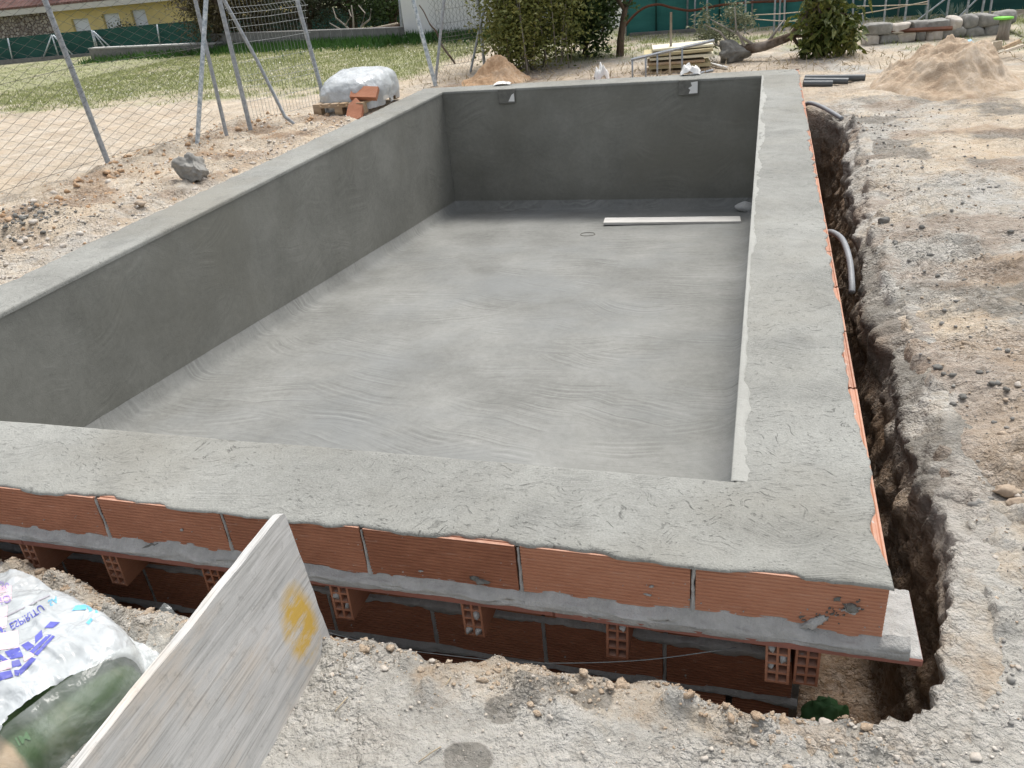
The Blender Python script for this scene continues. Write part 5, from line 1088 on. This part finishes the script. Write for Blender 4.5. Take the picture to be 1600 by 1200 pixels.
def m_roof():
    t = NT('roof_tiles'); w = t.n.new('ShaderNodeTexWave'); w.inputs['Scale'].default_value = 1.05; w.inputs['Distortion'].default_value = .3; w.bands_direction = 'X'; t.L(t.co, w.inputs[0])
    w2 = t.n.new('ShaderNodeTexWave'); w2.inputs['Scale'].default_value = .8; w2.bands_direction = 'Y'; w2.wave_profile = 'SAW'; t.L(t.co, w2.inputs[0]); n = t.noise(3, 5, .6)
    c = t.ramp(n, [(.3, (.13,.065,.055)), (.7, (.24,.14,.12))]); c = t.mix(t.math('MULTIPLY', w2.outputs['Fac'], .35), c, (.08,.04,.035))
    return t.done(c, .85, t.bump(t.math('ADD', w.outputs['Fac'], t.math('MULTIPLY', w2.outputs['Fac'], .7)), 1, .09), .2)
M['roof'] = m_roof()
def m_cladding():
    t = NT('stone_cladding'); d = t.vor(6.5, feat='DISTANCE_TO_EDGE'); cel = t.vor(6.5, out='Color'); c = t.mix(t.sep(cel)[0], (.26,.22,.19), (.50,.45,.40)); c = t.mix(t.rng(d, .10, .04), c, (.12,.09,.08))
    return t.done(c, .9, t.bump(t.rng(d, .0, .2), .8, .05), .2)
M['cladding'] = m_cladding(); M['yellow'] = m_simple('yellow_render', (.66,.53,.24), .9, .08, 1.5); M['shutter'] = m_simple('white_shutter', (.72,.75,.80), .6, .05, 2); M['eave'] = m_simple('eave_white', (.56,.54,.50), .85, .08, 2)
HO = -3.2                                                  # facade stands 3.2 m behind the net
fp = lambda u, v, o_=0.: hitp(u, v, q0 + fn*(HO + o_), fn)
house = setp(empty('house', tuple(fp(120, 80))), 'yellow house with stone-clad end, white shutters and brown tiled roof', 'house')
hz0 = q0[2] - .5; e_l, e_r = fp(-160, 56), fp(262, 1)
ez = (fp(0, 30)[2] + fp(150, 7)[2]) / 2
def hbox(s0, s1, o0, o1, z0, z1, name, mat, parent=house):
    B = fp(85, 50); a_ = B + fdir*s0; c_ = B + fdir*s1; V = []
    for z in (z0, z1):
        for p, oo in ((a_, o0), (c_, o0), (c_, o1), (a_, o1)): r_ = p + fn*oo; V.append((r_[0], r_[1], z))
    o = link(name, mesh(name, V, [(0,3,2,1),(4,5,6,7),(0,1,5,4),(1,2,6,5),(2,3,7,6),(3,0,4,7)], mat)); return kid(o, parent)
B = fp(85, 50); S_of = lambda u, v: float((fp(u, v) - B) @ fdir)
s_end = S_of(252, 30)
hbox(-14, 0, -7, -.02, hz0, ez, 'stone_wall', M['cladding'])
wins = [(113, 140, 29, 52), (161, 188, 21, 46), (206, 229, 15, 42)]
prev = 0
win_s = []
for (u0, u1, v0, v1) in wins:
    s0, s1 = S_of((u0), (v0+v1)/2), S_of(u1, (v0+v1)/2); win_s.append((s0, s1, fp((u0+u1)/2, v0)[2], fp((u0+u1)/2, v1)[2]))
cuts = [0.002]
for s0, s1, zt, zb_ in win_s: cuts += [s0, s1]
cuts += [s_end + 3]
for i in range(0, len(cuts), 2): hbox(cuts[i], cuts[i+1], -7, -.02, hz0, ez, 'yellow_wall', M['yellow'])
for s0, s1, zt, zb_ in win_s:
    hbox(s0+.002, s1-.002, -7, -.021, zt, ez-.002, 'yellow_wall', M['yellow']); hbox(s0+.002, s1-.002, -7, -.021, hz0, zb_ - .35, 'yellow_wall', M['yellow'])
    w_ = hbox(s0+.004, s1-.004, -.30, -.15, zb_-.36, zt, 'window', M['shutter'])
hbox(-14, s_end+3.4, -.02, .50, ez, ez + .30, 'eave', M['eave'])
# roof slope rising away from the eave
def roof():
    a_ = B + fdir*-14 + fn*.52; c_ = B + fdir*(s_end+3.4) + fn*.52; bk = -fn*5.5; ux = np.linalg.norm(c_-a_); n1 = 2
    z0_, z1_ = ez + .30, ez + 2.9
    V = [(0,0,0),(ux,0,0),(ux,5.5,z1_-z0_),(0,5.5,z1_-z0_),(0,0,-.08),(ux,0,-.08),(ux,5.5,z1_-z0_-.08),(0,5.5,z1_-z0_-.08)]
    o = link('roof', mesh('roof', V, [(0,1,2,3),(7,6,5,4),(0,4,5,1),(1,5,6,2),(2,6,7,3),(3,7,4,0)], M['roof']))
    x = Vector(fdir); y = Vector(-fn); z = Vector((0,0,1)); mm = Matrix((x, y, z)).transposed().to_4x4(); mm.translation = Vector((a_[0], a_[1], z0_)); o.matrix_world = mm; kid(o, house)
roof()
hbox(S_of(62,0)-.0, S_of(62,0)+1.6, -1.8, -.6, ez + .5, ez + 2.6, 'chimney', M['yellow'])

def block_wall(name, pa, pb, rows, label, bl=.4, bh=.2, th=.2, capmat=None, seed=0):
    pa = np.asarray(pa, float); pb = np.asarray(pb, float); ln = np.linalg.norm((pb-pa)[:2]); t = (pb-pa)/ln; root = setp(empty(name, tuple(pa)), label, 'wall'); a_ = math.atan2(t[1], t[0])
    m = MB(); m.box((-bl/2+.005, -th/2, 0), (bl/2-.005, th/2, bh-.008)); me = bevel(m.me('block', M['block']), .008)
    for r_ in range(rows):
        x_ = -(bl/2 if r_ % 2 else 0)
        while x_ < ln:
            o = kid(link('block', me), root); q = pa + t*(x_ + bl/2); o.location = (q[0] + random.uniform(-.006,.006), q[1] + random.uniform(-.006,.006), q[2] + r_*bh); o.rotation_euler = (0,0,a_); x_ += bl
    m = MB(); m.box((0, -th/2+.012, 0), (ln, th/2-.012, rows*bh-.012)); c = kid(m.build('mortar_core', M['mortar']), root); c.location = pa; c.rotation_euler = (0,0,a_)
    return root
w0, w1 = gpx(150, 96), gpx(345, 82); w0[2] -= .05; w1[2] = w0[2]
lw = setp(empty('field_wall', tuple(w0)), 'low pale-topped concrete wall at the weedy edge of the field', 'wall')
def seg_wall(pa, pb, h, th, root, name='wall_body', mat='block'):
    v_ = pb - pa; nr = np.array([-v_[1], v_[0], 0])/np.linalg.norm(v_[:2])*th/2; V = [pa-nr, pb-nr, pb+nr, pa+nr]
    for z0_, z1_, k_, nm, mt in ((-.1, h, 1, name, mat), (h, h+.04, 1.12, 'coping', 'mortar')):
        m = MB(); c = (pa+pb)/2; VV = []
        for z in (z0_+ (.001 if nm == 'coping' else 0), z1_): VV += [tuple(c + (p-c)*(1 if nm != 'coping' else 1.001) + nr*(0 if nm != 'coping' else (.15 if i > 1 else -.15)) + np.array([0,0,z])) for i, p in enumerate(V)]
        m.add(VV, [(0,3,2,1),(4,5,6,7),(0,1,5,4),(1,2,6,5),(2,3,7,6),(3,0,4,7)]); kid(m.build(nm, M[mt]), root)
hw = .42
seg_wall(w0, w1, hw, .25, lw)
x0, x1 = gpx(345, 80), gpx(628, 66); x1[2] = x0[2] = gpx(480, 74)[2] - .02
block_wall('block_wall', x0, x1, 2, 'low grey concrete block wall behind the daisy field')
wb0 = gpx(634, 64); wb1 = gpx(905, 52); wb1[2] = wb0[2]
wbr = setp(empty('white_building', tuple(wb0)), 'white rendered building end wall behind the wire gate', 'building')
v_ = wb1 - wb0; v_ /= np.linalg.norm(v_); nr = np.array([-v_[1], v_[0], 0])
m = MB(); VV = [wb0, wb0 + v_*5.0, wb0 + v_*5.0 + nr*4, wb0 + nr*4]; m.add([tuple(p + np.array([0,0,z])) for z in (-.2, 2.8) for p in VV], [(0,3,2,1),(4,5,6,7),(0,1,5,4),(1,2,6,5),(2,3,7,6),(3,0,4,7)]); kid(m.build('wall', M['white_render']), wbr)
m = MB(); VV = [wb0 - v_*.2 - nr*.2, wb0 + v_*5.2 - nr*.2, wb0 + v_*5.2 + nr*4.2, wb0 - v_*.2 + nr*4.2]; m.add([tuple(p + np.array([0,0,z])) for z in (2.801, 2.95) for p in VV], [(0,3,2,1),(4,5,6,7),(0,1,5,4),(1,2,6,5),(2,3,7,6),(3,0,4,7)]); kid(m.build('roof_slab', M['eave']), wbr)
o, _, _ = post_px('fence_post', 629, 62, 625, 5, .035, M['galv'], 'grey steel post at the corner of the white building', 'post', ext=1.1)
# firewood behind the block wall
rg_ = np.random.default_rng(12); fc = hit(606, 45, 1, 18.6)
for k in range(16):
    a_ = fc + np.array([rg_.uniform(-.75,.6), rg_.uniform(-.1,.3), -.25 + .06*(k//3) + rg_.uniform(-.02,.02)]); d = np.array([rg_.uniform(.5,.9), rg_.uniform(-.1,.1), rg_.uniform(-.05,.25)])
    setp(MB().tube([a_, a_+d], rg_.uniform(.03,.055), 6).build('firewood_log', M['bark'] if k % 4 else M['wood_pale'], None, True), 'log in the firewood pile behind the block wall', 'log', 'firewood logs behind the block wall')
# pale bare fig
bf = hit(553, 56, 1, 18.3); root = setp(empty('bare_fig', tuple(bf)), 'bare pale-branched fig behind the block wall', 'tree')
for pts in ([(553,56),(540,40),(525,28),(520,12)], [(553,56),(552,30),(549,8)], [(556,55),(566,40),(570,20),(560,8)], [(540,40),(548,25),(545,15)], [(566,40),(578,30),(580,14)], [(553,56),(530,45),(515,36)]):
    kid(MB().tube([hit(u, v, 1, 18.3) for u, v in pts], list(np.linspace(.03, .012, len(pts))), 6).build('branch', M['bark_pale'], None, True), root)
# crowns behind
def big_tree(u, v, y, rad, n, leafm, label, seed, ll=.14, lw_=.05, np_=40, droop=.2, tr=.16):
    c = hit(u, v, 1, y); base = np.array([c[0], c[1], float(base_h(c[0], c[1]))]); C = clumps(c, rad, n, seed, .15); C = C[C[:,2] > base[2] + .25]
    tree('background_tree', tuple(base), [base - [0,0,.1], (base+c)/2 + [.1,0,0], c + [0,0,rad[2]*.4]], C, np_, (.22,.22,.2), ll, lw_, leafm, M['bark'], label, seed, tr, droop, 14)
big_tree(325, 0, 19.6, (.85,.9,1.5), 100, M['leaf_brown'], 'drooping olive-brown tree beside the yellow house', 51, .16, .03, 60, .6)
big_tree(385, -5, 20.0, (1.5,1.3,1.7), 130, M['leaf_brown'], 'tangled olive-brown tree behind the welded fence panel', 57, .14, .04, 60, .4)
big_tree(470, 5, 20.4, (1.4,1.3,1.6), 130, M['leaf_olive'], 'grey-green olive tree behind the block wall next to the bare fig', 52, .11, .03, 70)
big_tree(540, -15, 21.0, (1.6,1.4,1.9), 150, M['leaf_olive'], 'broad grey-green olive tree rising behind the bare fig', 53, .11, .03, 70)
big_tree(605, 0, 20.5, (1.2,1.2,1.5), 110, M['leaf_dark'], 'dark green tree behind the firewood pile', 54, .1, .05, 70)
big_tree(196, 60, 27.0, (.5,.45,.4), 26, M['leaf_olive'], 'grey-green shrub growing in front of the dark green netted fence', 55, .12, .05, 50, .1, .04)
# hedge mass closing the view behind
for k, (xx, yy, rx, hh) in enumerate([(-14, 27, 4, 3.2), (-8, 26, 4, 3.6), (-2, 24, 4, 3.4), (5, 22, 4, 3.2), (11, 20, 4, 3.0)]):
    C = clumps((xx, yy, hh*.45), (rx, 1.0, hh*.6), 90, 90+k, .2); C = C[C[:,2] > -.5]; bz = float(base_h(xx, yy))
    tree('hedge_tree', (xx, yy, bz), [(xx,yy,bz-.1),(xx,yy,1.2),(xx,yy,2.4)], C, 30, (.34,.34,.3), .26, .12, M['leaf_dark'], M['bark'], ['dark hedge tree behind the low walls', 'dark hedge tree behind the olive trees', 'dark hedge tree behind the teal net', 'dark hedge tree behind the dark green net', 'dark hedge tree beyond the stone wall'][k], 90+k, .15)

# ------------------------------------------------------------------ grass, weeds, daisies
def blades(name, P, ll, lw_, mat, label, cat, seed, up=1.2):
    n = len(P); rg2 = np.random.default_rng(seed); d = rg2.normal(size=(n, 3))*.55; d[:,2] = np.abs(d[:,2]) + up; d /= np.linalg.norm(d, axis=1, keepdims=True)
    s = np.cross(d, rg2.normal(size=(n, 3))); s /= np.linalg.norm(s, axis=1, keepdims=True); l = (np.asarray(ll) * rg2.uniform(.5, 1.4, n))[:,None]; w = lw_*(.6 + .8*rg2.random((n,1)))
    q = np.stack([P - s*w, P + s*w, P + d*l], 1); o = link(name, nmesh(name, q.reshape(-1, 3), np.arange(n*3).reshape(-1, 3), mat)); return setp(o, label, cat, None, 'stuff')
def grass_pts(n, xr, yr, seed, thr=.45):
    rg2 = np.random.default_rng(seed); x = rg2.uniform(*xr, n); y = rg2.uniform(*yr, n); z, d, t = ground_h(x, y, True); g = masks(x, y, d, t)[:,1] + .35*fbm(x*2.3, y*2.3, 8, 3)
    ok = (g > thr + .45*rg2.random(n)) & (d > .4); return np.stack([x, y, z], -1)[ok]
blades('field_grass', np.concatenate([grass_pts(60000, (-15, -4.9), (7.5, 19), 1), grass_pts(34000, (-25, -7.2), (4, 24), 2)]), .045, .006, M['grass'], 'short green field grass beyond the wire fence', 'grass', 4)
blades('back_grass', grass_pts(26000, (-4.5, 6), (9.4, 15.5), 3), .06, .006, M['grass'], 'rough grass around the fallen tree and below the green nets', 'grass', 5)
P = grass_pts(1300, (-13, -5.2), (8.5, 17.5), 6, .5); P[:,2] += .035
blades('daisies', P, .022, .014, M['daisy'], 'white daisies speckled over the field grass', 'flowers', 7, .1)
# weeds along the walls
wp = []
for pa, pb_w, n_ in ((w0, w1, 900), (x0, x1, 4200), (wb0, wb0 + v_*4, 3000)):
    t_ = rg.random(n_)[:,None]; q = np.asarray(pa) + (np.asarray(pb_w)-np.asarray(pa))*t_ + np.array([0,-1,0])*rg.exponential(.25, n_)[:,None] - np.array([0,.15,0]); q[:,2] = ground_h(q[:,0], q[:,1]); wp.append(q)
blades('weeds', np.concatenate(wp), .20, .022, M['weed'], 'lush dark green weeds at the foot of the field walls', 'weeds', 8, .8)
n_ = 1500; x = rg.uniform(-5, 6, n_); y = rg.uniform(8.9, 10.6, n_); P, ok = on_ground(x, y); P = P[ok]; P[:,2] += .01
blades('dry_litter', P, .10, .006, M['straw'], 'dry twigs and straw litter behind the far rim', 'litter', 9, .1)
